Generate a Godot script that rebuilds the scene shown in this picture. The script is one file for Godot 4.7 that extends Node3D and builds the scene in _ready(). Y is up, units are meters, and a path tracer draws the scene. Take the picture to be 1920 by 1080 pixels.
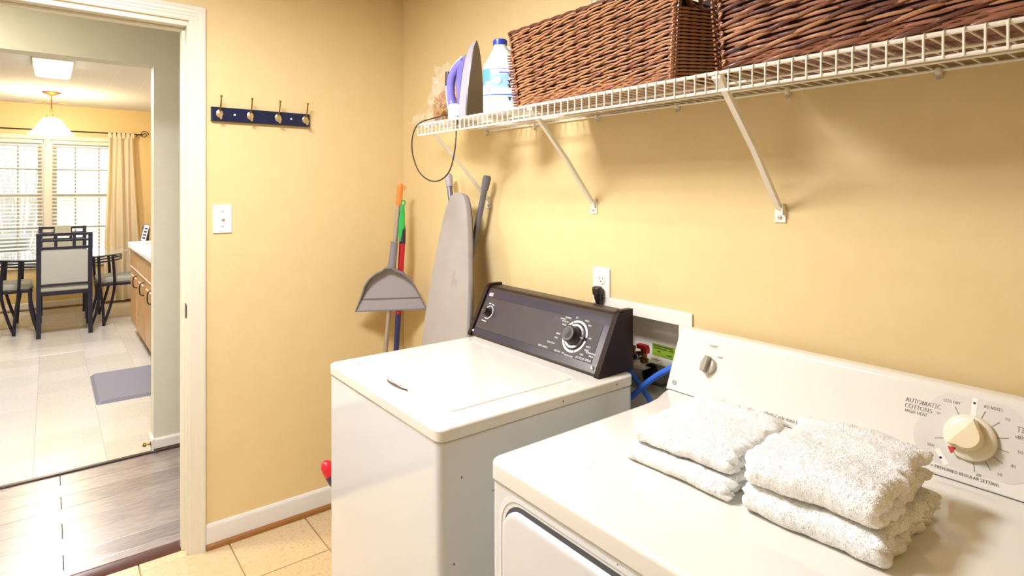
extends Node3D
# A small laundry room: the appliance wall is the plane z = 0, the wall with the doorway is x = 0,
# a hall and a dining kitchen lie beyond the doorway (x < 0). Units are metres, y is up.

var rng := RandomNumberGenerator.new()
var mats := {}
var used := {}


class MB:
	var p := PackedVector3Array()
	var xf := Transform3D()

	func t(a: Vector3, b: Vector3, c: Vector3) -> void:
		p.append(xf * a); p.append(xf * b); p.append(xf * c)

	func q(a: Vector3, b: Vector3, c: Vector3, d: Vector3) -> void:
		t(a, b, c); t(a, c, d)

	func fix(s: int) -> void:
		if s >= p.size(): return
		var vol := 0.0
		var o := p[s]
		for i in range(s, p.size(), 3):
			vol += (p[i] - o).dot((p[i + 1] - o).cross(p[i + 2] - o))
		if vol > 0.0:
			for i in range(s, p.size(), 3):
				var h := p[i + 1]
				p[i + 1] = p[i + 2]; p[i + 2] = h

	func loft(rings: Array, cap0 := true, cap1 := true, closed := true) -> void:
		var s := p.size()
		for r in range(rings.size() - 1):
			var A = rings[r]
			var B = rings[r + 1]
			var n: int = A.size()
			for k in range(n if closed else n - 1):
				var j := (k + 1) % n
				q(A[k], A[j], B[j], B[k])
		if cap0: fan(rings[0], true)
		if cap1: fan(rings[rings.size() - 1], false)
		fix(s)

	func fan(r, flip: bool) -> void:
		var c := Vector3.ZERO
		for v in r: c += v
		c /= float(r.size())
		for k in range(r.size()):
			var j := (k + 1) % int(r.size())
			if flip: t(c, r[j], r[k])
			else: t(c, r[k], r[j])

	func box(c: Vector3, sz: Vector3) -> void:
		cbox(c, sz, 0.0)

	# box with its horizontal edges chamfered by ch
	func cbox(c: Vector3, sz: Vector3, ch: float) -> void:
		var rings := []
		var hy := sz.y / 2
		var ys := [[-hy, ch], [-hy + ch, 0.0], [hy - ch, 0.0], [hy, ch]] if ch > 0.0 else [[-hy, 0.0], [hy, 0.0]]
		for e in ys:
			var hx: float = sz.x / 2 - e[1]
			var hz: float = sz.z / 2 - e[1]
			rings.append(PackedVector3Array([c + Vector3(-hx, e[0], -hz), c + Vector3(hx, e[0], -hz), c + Vector3(hx, e[0], hz), c + Vector3(-hx, e[0], hz)]))
		loft(rings)

	# box from corner to corner
	func bb(a: Vector3, b: Vector3, ch := 0.0) -> void:
		cbox((a + b) / 2, (b - a).abs(), ch)

	static func rr(w: float, d: float, r: float, n := 3) -> PackedVector2Array:
		var o := PackedVector2Array()
		var cs := [Vector2(w / 2 - r, d / 2 - r), Vector2(-w / 2 + r, d / 2 - r), Vector2(-w / 2 + r, -d / 2 + r), Vector2(w / 2 - r, -d / 2 + r)]
		for k in 4:
			for i in n + 1:
				var a := PI / 2 * (k + float(i) / n)
				o.append(cs[k] + Vector2(cos(a), sin(a)) * r)
		return o

	# rounded box: rc rounds the vertical edges, rt the top and bottom rims (rb = -1: same as rt)
	func rbox(c: Vector3, sz: Vector3, rc: float, rt: float, n := 3, rb := -1.0) -> void:
		if rb < 0.0: rb = rt
		var rings := []
		for k in n + 1:
			var a := PI / 2 * k / n
			rings.append(_rr_ring(c + Vector3(0, -sz.y / 2 + rb * (1 - sin(a)), 0), sz, rc, rb * (1 - cos(a)), n))
		rings.reverse()
		rings.clear()
		for k in n + 1:
			var a := PI / 2 * k / n
			rings.append(_rr_ring(c + Vector3(0, -sz.y / 2 + rb * (1 - cos(a)), 0), sz, rc, rb * (1 - sin(a)), n))
		for k in n + 1:
			var a := PI / 2 * k / n
			rings.append(_rr_ring(c + Vector3(0, sz.y / 2 - rt * (1 - sin(a)), 0), sz, rc, rt * (1 - cos(a)), n))
		loft(rings)

	func _rr_ring(c: Vector3, sz: Vector3, rc: float, inset: float, n: int) -> PackedVector3Array:
		var o := PackedVector3Array()
		for v in MB.rr(sz.x - 2 * inset, sz.z - 2 * inset, maxf(rc - inset, 0.0002), n):
			o.append(c + Vector3(v.x, 0, v.y))
		return o

	func tube(path: Array, rad, seg := 8, caps := true) -> void:
		var rings := []
		var up := Vector3.UP
		for i in path.size():
			var d: Vector3 = (path[mini(i + 1, path.size() - 1)] - path[maxi(i - 1, 0)]).normalized()
			if i == 0 and absf(d.dot(up)) > 0.9: up = Vector3.RIGHT
			var sx := d.cross(up).normalized()
			up = sx.cross(d).normalized()
			var r: float = rad[i] if rad is Array else rad
			var o := PackedVector3Array()
			for k in seg:
				var a := TAU * k / seg
				o.append(path[i] + sx * cos(a) * r + up * sin(a) * r)
			rings.append(o)
		loft(rings, caps, caps)

	# flat bar along a path: half sizes hw across side, ht along up
	func bar(path: Array, side: Vector3, hw: float, ht: float) -> void:
		var rings := []
		for i in path.size():
			var d: Vector3 = (path[mini(i + 1, path.size() - 1)] - path[maxi(i - 1, 0)]).normalized()
			var sd := (side - d * side.dot(d)).normalized()
			var u := d.cross(sd).normalized()
			var c: Vector3 = path[i]
			rings.append(PackedVector3Array([c + sd * hw + u * ht, c - sd * hw + u * ht, c - sd * hw - u * ht, c + sd * hw - u * ht]))
		loft(rings)

	# profile of Vector2(radius, height) turned round y
	func lathe(prof: Array, c: Vector3, seg := 24, squash := 1.0) -> void:
		var rings := []
		for e in prof:
			var o := PackedVector3Array()
			for k in seg:
				var a := TAU * k / seg
				o.append(c + Vector3(cos(a) * e.x, e.y, sin(a) * e.x * squash))
			rings.append(o)
		loft(rings)

	# polygon in x, y pushed along z from z0 to z1
	func extrude(poly: PackedVector2Array, z0: float, z1: float) -> void:
		var s := p.size()
		var n := poly.size()
		for k in n:
			var a := poly[k]
			var b := poly[(k + 1) % n]
			q(Vector3(a.x, a.y, z0), Vector3(b.x, b.y, z0), Vector3(b.x, b.y, z1), Vector3(a.x, a.y, z1))
		var ccw := not Geometry2D.is_polygon_clockwise(poly)
		var ix := Geometry2D.triangulate_polygon(poly)
		for k in range(0, ix.size(), 3):
			var a := poly[ix[k]]
			var b := poly[ix[k + 1]]
			var c := poly[ix[k + 2]]
			if ((b - a).cross(c - a) > 0) != ccw:
				var h := b
				b = c; c = h
			t(Vector3(a.x, a.y, z1), Vector3(b.x, b.y, z1), Vector3(c.x, c.y, z1))
			t(Vector3(a.x, a.y, z0), Vector3(c.x, c.y, z0), Vector3(b.x, b.y, z0))
		fix(s)

	func plate(poly: PackedVector2Array, z0: float, z1: float, inset: float) -> void:
		# convex outline with a chamfered front edge
		var c := Vector2.ZERO
		for v in poly: c += v
		c /= poly.size()
		var rings := []
		for e in [[z0, 0.0], [z1 - inset, 0.0], [z1, inset]]:
			var o := PackedVector3Array()
			for v in poly:
				var w: Vector2 = v - (v - c).normalized() * e[1]
				o.append(Vector3(w.x, w.y, e[0]))
			rings.append(o)
		loft(rings)

	func mesh(smooth := 40.0) -> ArrayMesh:
		var nf := p.size() / 3
		var fn := PackedVector3Array()
		fn.resize(nf)
		for f in nf:
			fn[f] = (p[f * 3 + 2] - p[f * 3]).cross(p[f * 3 + 1] - p[f * 3])
		var nn := PackedVector3Array()
		nn.resize(p.size())
		if smooth <= 0.0:
			for i in p.size(): nn[i] = fn[i / 3].normalized()
		else:
			var cosw := cos(deg_to_rad(smooth))
			var at := {}
			for i in p.size():
				var key := Vector3i((p[i] * 20000.0).round())
				if at.has(key): at[key].append(i / 3)
				else: at[key] = [i / 3]
			for i in p.size():
				var key := Vector3i((p[i] * 20000.0).round())
				var me := fn[i / 3].normalized()
				var sum := Vector3.ZERO
				for f in at[key]:
					if fn[f].normalized().dot(me) > cosw: sum += fn[f]
				nn[i] = sum.normalized() if sum.length_squared() > 0.0 else me
		var arr := []
		arr.resize(Mesh.ARRAY_MAX)
		arr[Mesh.ARRAY_VERTEX] = p
		arr[Mesh.ARRAY_NORMAL] = nn
		var m := ArrayMesh.new()
		m.add_surface_from_arrays(Mesh.PRIMITIVE_TRIANGLES, arr)
		return m


# ---------------------------------------------------------------- building helpers
func numbered(called: String) -> String:
	var n: int = used.get(called, 0)
	used[called] = n + 1
	return called if n == 0 else "%s_%03d" % [called, n]

func tag(o: Node, label: String, category: String, group := "") -> Node:
	o.set_meta("label", label); o.set_meta("category", category)
	if group != "": o.set_meta("group", group)
	return o

func thing(called: String, label: String, category: String, at := Vector3.ZERO, turn := 0.0, group := "") -> Node3D:
	var o := Node3D.new()
	o.name = numbered(called)
	add_child(o)
	o.position = at; o.rotation.y = turn
	tag(o, label, category, group)
	return o

# one named mesh; shapes given in world axes are set back by the parent's base unless local
func obj(called: String, mb, m: Material, parent: Node = self, local := false, smooth := 40.0) -> MeshInstance3D:
	var o := MeshInstance3D.new()
	o.mesh = mb.mesh(smooth) if mb is MB else mb
	o.material_override = m
	if parent == self:
		o.name = numbered(called)
		add_child(o)
	else:
		o.name = called
		parent.add_child(o, true)
		if not local:
			var base := Vector3.ZERO
			var a: Node = parent
			while a != self:
				base += a.position
				a = a.get_parent()
			o.position = -base
	return o

func struct(called: String, mb, m: Material, smooth := 40.0) -> MeshInstance3D:
	var o := obj(called, mb, m, self, false, smooth)
	o.set_meta("kind", "structure")
	return o

func group_struct(called: String, at := Vector3.ZERO) -> Node3D:
	var o := Node3D.new()
	o.name = numbered(called)
	o.set_meta("kind", "structure")
	add_child(o)
	o.position = at
	return o

func mat(hex: String, rough := 0.5, metal := 0.0, spec := 0.5) -> StandardMaterial3D:
	var key := "%s/%s/%s/%s" % [hex, rough, metal, spec]
	if not mats.has(key):
		var m := StandardMaterial3D.new()
		m.albedo_color = Color(hex)
		m.roughness = rough; m.metallic = metal; m.metallic_specular = spec
		mats[key] = m
	return mats[key]

func noise_tex(freq: float, oct: int, ramp: Gradient, size := 512, seed := 1, kind := FastNoiseLite.TYPE_SIMPLEX_SMOOTH) -> NoiseTexture2D:
	var t := NoiseTexture2D.new()
	var f := FastNoiseLite.new()
	f.noise_type = kind
	f.seed = seed; f.frequency = freq; f.fractal_octaves = oct
	t.width = size; t.height = size; t.seamless = true
	t.noise = f
	if ramp: t.color_ramp = ramp
	return t

func ramp(cols: Array, offs := []) -> Gradient:
	var g := Gradient.new()
	var o := PackedFloat32Array()
	var c := PackedColorArray()
	for i in cols.size():
		o.append(offs[i] if offs.size() else float(i) / (cols.size() - 1))
		c.append(Color(cols[i]))
	g.offsets = o; g.colors = c
	return g

# mottled surface: noise between colours, in the object's own axes; scale = repeats per metre
func mottled(cols: Array, freq: float, scale: Vector3, rough: float, bump := 0.0, oct := 4, seed := 1, offs := []) -> StandardMaterial3D:
	var m := StandardMaterial3D.new()
	m.albedo_texture = noise_tex(freq, oct, ramp(cols, offs), 512, seed)
	m.uv1_triplanar = true
	m.uv1_scale = scale
	m.roughness = rough
	if bump > 0.0:
		m.heightmap_enabled = true
		m.heightmap_texture = noise_tex(freq * 2.0, oct, null, 512, seed + 7)
		m.heightmap_scale = bump
	return m

func tm(text: String, h: float, depth := 0.0004, font := "Droid Sans") -> TextMesh:
	var t := TextMesh.new()
	var f := SystemFont.new()
	f.font_names = PackedStringArray([font])
	t.font = f
	t.text = text
	t.font_size = 32
	t.pixel_size = h / 23.0
	t.depth = depth
	t.curve_step = 4.0
	return t

# a lettering part in a frame: x along the words, y up, z out of the surface
func letters(text: String, h: float, frame: Transform3D, at: Vector2, m: Material, parent: Node3D, called := "lettering", spin := 0.0) -> void:
	var o := MeshInstance3D.new()
	o.mesh = tm(text, h)
	o.material_override = m
	o.name = called
	parent.add_child(o, true)
	var w := frame * Transform3D(Basis(Vector3.BACK, spin), Vector3(at.x, at.y, 0.0004))
	w.origin -= parent.position
	o.transform = w

func arc(c: Vector3, r: float, a0: float, a1: float, n: int, ux: Vector3, uy: Vector3) -> Array:
	var o := []
	for i in n + 1:
		var a := lerpf(a0, a1, float(i) / n)
		o.append(c + ux * cos(a) * r + uy * sin(a) * r)
	return o

func spline(pts: Array, n := 8) -> Array:
	var c := Curve3D.new()
	for i in pts.size():
		var d: Vector3 = (pts[mini(i + 1, pts.size() - 1)] - pts[maxi(i - 1, 0)]) / 6.0
		c.add_point(pts[i], -d, d)
	var o := []
	for i in range(pts.size() - 1):
		for k in n: o.append(c.sample(i, float(k) / n))
	o.append(pts[pts.size() - 1])
	return o

func omni(at: Vector3, col: Color, energy: float, size: float) -> void:
	var l := OmniLight3D.new()
	l.name = numbered("lamp_light")
	l.light_color = col; l.light_energy = energy; l.light_size = size
	l.omni_range = 14.0; l.omni_attenuation = 2.0
	l.shadow_enabled = true
	l.position = at
	add_child(l)

func area(at: Vector3, size: Vector2, towards: Vector3, col: Color, energy: float) -> void:
	var l := AreaLight3D.new()
	l.name = numbered("panel_light")
	l.light_color = col; l.light_energy = energy
	l.area_size = size
	l.area_range = 14.0
	l.area_attenuation = 2.0
	l.shadow_enabled = true
	add_child(l)
	l.position = at
	l.look_at_from_position(at, at + towards, Vector3.UP if absf(towards.y) < 0.9 else Vector3.RIGHT)


const EYE := Vector3(2.586, 1.42, 1.361)
const FOCAL := 1104.0                    # pixels of a 1920 x 1080 frame; the horizon stands at row 357

func _ready() -> void:
	rng.seed = 7
	var cam := Camera3D.new()
	cam.name = "camera"
	add_child(cam)
	cam.position = EYE
	cam.rotation = Vector3(0, atan2(0.786, 0.618), 0)
	cam.near = 0.05; cam.far = 60.0
	cam.projection = Camera3D.PROJECTION_FRUSTUM
	cam.size = cam.near * 1080.0 / FOCAL
	cam.frustum_offset = Vector2(0, -(540.0 - 357.0) / FOCAL * cam.near)
	cam.current = true

	var env := Environment.new()
	var sky := Sky.new()
	var sm := ProceduralSkyMaterial.new()
	sm.sky_top_color = Color("d6e3f4"); sm.sky_horizon_color = Color("eef3fa")
	sm.ground_bottom_color = Color("a9a89c"); sm.ground_horizon_color = Color("dcdcd6")
	sm.sun_angle_max = 0.0
	sm.sky_energy_multiplier = 1.0
	sky.sky_material = sm
	env.background_mode = Environment.BG_SKY
	env.sky = sky
	env.background_energy_multiplier = 3.5
	env.tonemap_mode = Environment.TONE_MAPPER_LINEAR
	env.tonemap_exposure = 1.0
	env.sdfgi_enabled = true; env.ssao_enabled = true; env.ssil_enabled = true
	var we := WorldEnvironment.new()
	we.name = "world_environment"
	we.environment = env
	add_child(we)

	area(Vector3(1.15, 2.335, 1.25), Vector2(0.44, 0.44), Vector3.DOWN, Color("f4f5ff"), 6.1)      # laundry ceiling fitting
	area(Vector3(-3.42, 2.335, 1.335), Vector2(0.42, 0.2), Vector3.DOWN, Color("f0f3ff"), 6.0)   # kitchen ceiling fitting
	area(Vector3(-0.62, 2.335, 2.3), Vector2(0.26, 0.26), Vector3.DOWN, Color("fff6e6"), 5.5)    # hall ceiling fitting
	omni(Vector3(-5.3, 2.07, 1.34), Color("ffecca"), 1.2, 0.04)                                   # pendant bulb

	shell()
	laundry_floor()
	hall()
	kitchen()
	washer()
	dryer()
	wire_shelf()
	baskets()
	shelf_things()
	towels()
	utility_box()
	corner_tools()
	wall_things()
	dining_set()
	kitchen_things()


# ---------------------------------------------------------------- the setting
func M(k: String) -> Material:
	if mats.has(k): return mats[k]
	var m: StandardMaterial3D
	match k:
		"yellow":
			m = mottled(["dfc68e", "e2ca94"], 0.02, Vector3(0.9, 0.9, 0.9), 0.42, 0.012, 3, 3)
		"hallgrey":
			m = mottled(["d2cfbe", "d6d3c3"], 0.02, Vector3(0.9, 0.9, 0.9), 0.5, 0.012, 3, 4)
		"white_paint":
			m = mottled(["e0dcd2", "e4e0d8"], 0.02, Vector3(2, 2, 2), 0.35, 0.006, 3, 5)
		"casing_paint":
			m = mottled(["ded7c1", "e2dbc7"], 0.03, Vector3(6, 0.7, 6), 0.38, 0.02, 4, 9)
		"ceiling":
			m = mottled(["e9e6de", "efece6"], 0.1, Vector3(4, 4, 4), 0.9, 0.5, 3, 6)
		"enamel":
			m = mat("e6e1d3", 0.16).duplicate()
			m.clearcoat_enabled = true; m.clearcoat = 0.8; m.clearcoat_roughness = 0.06
		"enamel_cool":
			m = mat("dcddda", 0.14).duplicate()
			m.clearcoat_enabled = true; m.clearcoat = 0.8; m.clearcoat_roughness = 0.06
		"wire":
			m = mat("f1ead8", 0.3)
		"brown_plastic":
			m = mottled(["261716", "2c1a19"], 0.05, Vector3(12, 12, 12), 0.35, 0.01, 3, 12)
		"brass":
			m = mat("b08d45", 0.28, 1.0)
		"steel":
			m = mat("c6c4c0", 0.25, 1.0)
		"dark_metal":
			m = mat("2d2c3c", 0.35, 0.4)
		"terry":
			m = mottled(["fbf9f3", "fdfcf8"], 0.06, Vector3(10, 10, 10), 0.95, 0.06, 4, 21)
		"wicker":
			m = mottled(["7f4c38", "9e6b4e", "8b5640"], 0.03, Vector3(9, 30, 30), 0.22, 0.02, 3, 31)
		"wicker_light":
			m = mottled(["99623f", "bb8960", "a8704d"], 0.03, Vector3(9, 30, 30), 0.22, 0.02, 3, 32)
		"wicker_dark":
			m = mottled(["5c3428", "784a38"], 0.03, Vector3(9, 30, 30), 0.22, 0.02, 3, 33)
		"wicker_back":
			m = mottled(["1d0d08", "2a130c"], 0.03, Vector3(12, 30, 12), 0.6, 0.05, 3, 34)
		"oak":
			m = mottled(["ba9060", "c8a070", "b08552"], 0.02, Vector3(9, 1.0, 9), 0.35, 0.02, 4, 41)
		"cord":
			m = mat("2a2320", 0.45)
		"grey_plastic":
			m = mat("8d8789", 0.4)
		"cushion":
			m = mottled(["a9a89b", "b2b1a5"], 0.2, Vector3(8, 8, 8), 0.9, 0.05, 3, 44)
		"label_ink":
			m = mat("857c6d", 0.5)
		"white_ink":
			m = mat("e9e6e2", 0.5)
		"white_plastic":
			m = mat("f0eadb", 0.3)
	mats[k] = m
	return m

func shell() -> void:
	var b := MB.new()
	b.bb(Vector3(-0.0575, 0, -0.115), Vector3(0, 2.455, 0.925))
	b.bb(Vector3(-0.0575, 0, 1.785), Vector3(0, 2.455, 2.42))
	b.bb(Vector3(-0.0575, 2.075, 0.925), Vector3(0, 2.455, 1.785))
	struct("wall_back", b, M("yellow"))
	b = MB.new()
	b.bb(Vector3(-0.115, 0, -1.3), Vector3(-0.0576, 2.455, 0.925))
	b.bb(Vector3(-0.115, 0, 1.785), Vector3(-0.0576, 2.455, 3.6))
	b.bb(Vector3(-0.115, 2.075, 0.925), Vector3(-0.0576, 2.455, 1.785))
	struct("wall_hall", b, M("hallgrey"))
	b = MB.new()
	b.bb(Vector3(0, 0, -0.115), Vector3(1.335, 2.455, 0))
	b.bb(Vector3(1.617, 0, -0.115), Vector3(3.4, 2.455, 0))
	b.bb(Vector3(1.335, 0, -0.115), Vector3(1.617, 0.70, 0))
	b.bb(Vector3(1.335, 1.066, -0.115), Vector3(1.617, 2.455, 0))
	struct("wall_right", b, M("yellow"))
	b = MB.new()
	b.bb(Vector3(0, 0, 2.42), Vector3(3.4, 2.455, 2.53))
	struct("wall_front", b, M("yellow"))
	# white panelled closet doors on the wall behind the camera
	var cd := group_struct("door_2", Vector3(1.65, 0, 2.40))
	for k in 4:
		var xa := 0.35 + 0.65 * k
		b = MB.new()
		b.bb(Vector3(xa + 0.003, 0.012, 2.385), Vector3(xa + 0.647, 2.06, 2.42), 0.002)
		var leaf := obj("leaf", b, M("white_paint"), cd)
		for y in [[0.14, 0.92], [1.04, 1.92]]:
			b = MB.new()
			b.bb(Vector3(xa + 0.12, y[0], 2.378), Vector3(xa + 0.53, y[1], 2.386), 0.003)
			obj("panel", b, M("white_paint"), leaf)
	b = MB.new()
	b.bb(Vector3(3.4, 0, -0.115), Vector3(3.51, 2.455, 2.53))
	struct("wall_end", b, M("yellow"))
	b = MB.new()
	b.bb(Vector3(-0.115, 2.455, -0.115), Vector3(3.51, 2.56, 2.53))
	struct("ceiling_laundry", b, M("ceiling"))
	# the ceiling fitting, above the frame
	var f := thing("ceiling_light", "square white glass ceiling light of the laundry room", "ceiling light", Vector3(1.15, 2.455, 1.25))
	b = MB.new(); b.rbox(Vector3(1.15, 2.44, 1.25), Vector3(0.3, 0.03, 0.3), 0.02, 0.004)
	obj("base", b, M("white_plastic"), f)
	b = MB.new(); b.rbox(Vector3(1.15, 2.39, 1.25), Vector3(0.46, 0.085, 0.46), 0.05, 0.03)
	obj("shade", b, glow("fff3e0", 3.0), f)

	f = thing("ceiling_light", "square white glass ceiling light of the hall", "ceiling light", Vector3(-0.62, 2.455, 2.3))
	b = MB.new(); b.rbox(Vector3(-0.62, 2.44, 2.3), Vector3(0.24, 0.03, 0.24), 0.02, 0.004)
	obj("base", b, M("white_plastic"), f)
	b = MB.new(); b.rbox(Vector3(-0.62, 2.39, 2.3), Vector3(0.28, 0.085, 0.28), 0.05, 0.03)
	obj("shade", b, glow("fff4e0", 3.0), f)

	# doorway: jambs, stops and the stepped casing
	var d := group_struct("door_1", Vector3(0, 0, 0.94))
	b = MB.new()
	b.bb(Vector3(-0.118, 0, 0.922), Vector3(0.003, 2.075, 0.94), 0.002)
	b.bb(Vector3(-0.118, 0, 1.77), Vector3(0.003, 2.075, 1.788), 0.002)
	b.bb(Vector3(-0.118, 2.06, 0.94), Vector3(0.003, 2.078, 1.77), 0.002)
	obj("jamb", b, M("casing_paint"), d)
	b = MB.new()
	b.bb(Vector3(-0.075, 0, 0.94), Vector3(-0.04, 2.06, 0.951), 0.002)
	b.bb(Vector3(-0.075, 0, 1.759), Vector3(-0.04, 2.06, 1.77), 0.002)
	b.bb(Vector3(-0.075, 2.049, 0.951), Vector3(-0.04, 2.06, 1.759), 0.002)
	obj("stop", b, M("casing_paint"), d)
	b = MB.new()
	casing(b, 0.0, 1.0)
	obj("casing", b, M("casing_paint"), d, false, 20.0)
	b = MB.new()
	casing(b, -0.115, -1.0)
	obj("casing", b, M("white_paint"), d, false, 20.0)
	b = MB.new()
	b.bb(Vector3(-0.03, 0.92, 0.94), Vector3(-0.004, 0.978, 0.9412), 0.0004)
	b.bb(Vector3(-0.004, 0.925, 0.9395), Vector3(0.0042, 0.973, 0.9412), 0.0004)
	var sp := obj("strike_plate", b, mat("4a4138", 0.35, 0.8), d)
	sp.set_meta("label", "dark metal strike plate")

	# baseboards with a small rounded top, and the brown quarter round under them
	b = MB.new()
	base_run(b, Vector3(0, 0, 0.0), Vector3(0, 0, 0.874), Vector3(1, 0, 0), 0.095)
	struct("baseboard_back", b, M("white_paint"))
	b = MB.new()
	quarter(b, Vector3(0.012, 0, 0.0), Vector3(0.012, 0, 0.874), Vector3(1, 0, 0), 0.02)
	struct("trim_1", b, mottled(["8a5a26", "9a672e", "7c4d1f"], 0.02, Vector3(20, 20, 2), 0.4, 0.01, 3, 51))
	b = MB.new()
	base_run(b, Vector3(0, 0, 0), Vector3(3.4, 0, 0), Vector3(0, 0, 1), 0.095)
	struct("baseboard_right", b, M("white_paint"))
	# reducer strip in the doorway
	b = MB.new()
	var prof := PackedVector2Array([Vector2(-0.118, -0.012), Vector2(-0.118, 0.0), Vector2(-0.112, 0.009), Vector2(-0.095, 0.011), Vector2(-0.06, 0.006), Vector2(-0.045, 0.0), Vector2(-0.045, -0.012)])
	b.xf = Transform3D(Basis(Vector3(1, 0, 0), Vector3(0, 1, 0), Vector3(0, 0, 1)), Vector3.ZERO)
	b.extrude(prof, 0.935, 1.775)
	struct("trim_2", b, mottled(["3c211b", "5a362c", "4a2a22"], 0.02, Vector3(20, 20, 2), 0.3, 0.01, 3, 52), 50.0)

func glow(hex: String, energy: float) -> StandardMaterial3D:
	var m := StandardMaterial3D.new()
	m.albedo_color = Color(hex)
	m.roughness = 0.3
	m.emission_enabled = true
	m.emission = Color(hex)
	m.emission_energy_multiplier = energy
	return m

# casing round the laundry doorway on the wall face x = x0, proud towards side
func casing(b: MB, x0: float, side: float) -> void:
	# (distance outwards from the opening, thickness)
	var prof := [[0.0, 0.0], [0.0, 0.009], [0.004, 0.011], [0.018, 0.011], [0.0195, 0.0135], [0.029, 0.014], [0.031, 0.0165], [0.042, 0.0175], [0.045, 0.0195], [0.0555, 0.0195], [0.059, 0.017], [0.06, 0.0]]
	var zi := 0.934
	var zo := 1.776
	var yi := 2.081
	var rings := []
	for e in prof:
		var x: float = x0 + side * e[1]
		var o: float = e[0]
		rings.append(PackedVector3Array([Vector3(x, 0, zi - o), Vector3(x, yi + o, zi - o), Vector3(x, yi + o, zo + o), Vector3(x, 0, zo + o)]))
	rings.append(rings[0])
	b.loft(rings, false, false, false)

func base_run(b: MB, a: Vector3, e: Vector3, out: Vector3, h: float) -> void:
	var prof := [Vector2(0, 0), Vector2(0.013, 0), Vector2(0.013, h - 0.014), Vector2(0.010, h - 0.006), Vector2(0.006, h), Vector2(0, h)]
	var r0 := PackedVector3Array()
	var r1 := PackedVector3Array()
	for v in prof:
		r0.append(a + out * v.x + Vector3.UP * v.y)
		r1.append(e + out * v.x + Vector3.UP * v.y)
	b.loft([r0, r1])

func quarter(b: MB, a: Vector3, e: Vector3, out: Vector3, r: float) -> void:
	var r0 := PackedVector3Array([a])
	var r1 := PackedVector3Array([e])
	for i in 6:
		var w := PI / 2 * i / 5
		r0.append(a + out * cos(w) * r * 0.75 + Vector3.UP * sin(w) * r)
		r1.append(e + out * cos(w) * r * 0.75 + Vector3.UP * sin(w) * r)
	b.loft([r0, r1])

# a floor of separate pieces: each its own mesh instance on a shared shape
func piece(shape: Mesh, called: String, at: Vector3, m: Material, parent: Node3D, turn := 0.0) -> void:
	var o := MeshInstance3D.new()
	o.mesh = shape
	o.material_override = m
	o.name = called
	parent.add_child(o, true)
	o.position = at - parent.position
	o.rotation.y = turn

func laundry_floor() -> void:
	var b := MB.new()
	b.bb(Vector3(-0.06, -0.12, -0.1), Vector3(3.5, -0.006, 2.5))
	var f := struct("floor", b, mat("a98f63", 0.6))
	var tones := []
	for k in 3:
		tones.append(mottled([["bb9f73", "d2ba90", "c4a87e"], ["b89b6e", "cfb68b", "c0a377"], ["bfa479", "d5be96", "c8ad82"]][k], 0.02, Vector3(3.5, 3.5, 3.5), 0.26, 0.04, 5, 60 + k))
		tones[k].metallic_specular = 0.7
	b = MB.new(); b.cbox(Vector3(0, -0.003, 0), Vector3(0.2985, 0.006, 0.2985), 0.0012)
	var sh := b.mesh(0.0)
	for i in range(0, 5):
		for j in range(0, 8):
			var c := Vector3(0.157 + 0.303 * i, 0, 0.034 + 0.303 * j)
			if c.z > 2.4: continue
			piece(sh, "tile", c, tones[rng.randi() % 3], f, (rng.randi() % 4) * PI / 2)
	# cut row of tiles in the doorway
	b = MB.new(); b.cbox(Vector3(0, -0.003, 0), Vector3(0.05, 0.006, 0.2985), 0.0012)
	sh = b.mesh(0.0)
	for j in range(3, 6):
		piece(sh, "tile", Vector3(-0.02, 0, 0.034 + 0.303 * j), tones[rng.randi() % 3], f)

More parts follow.
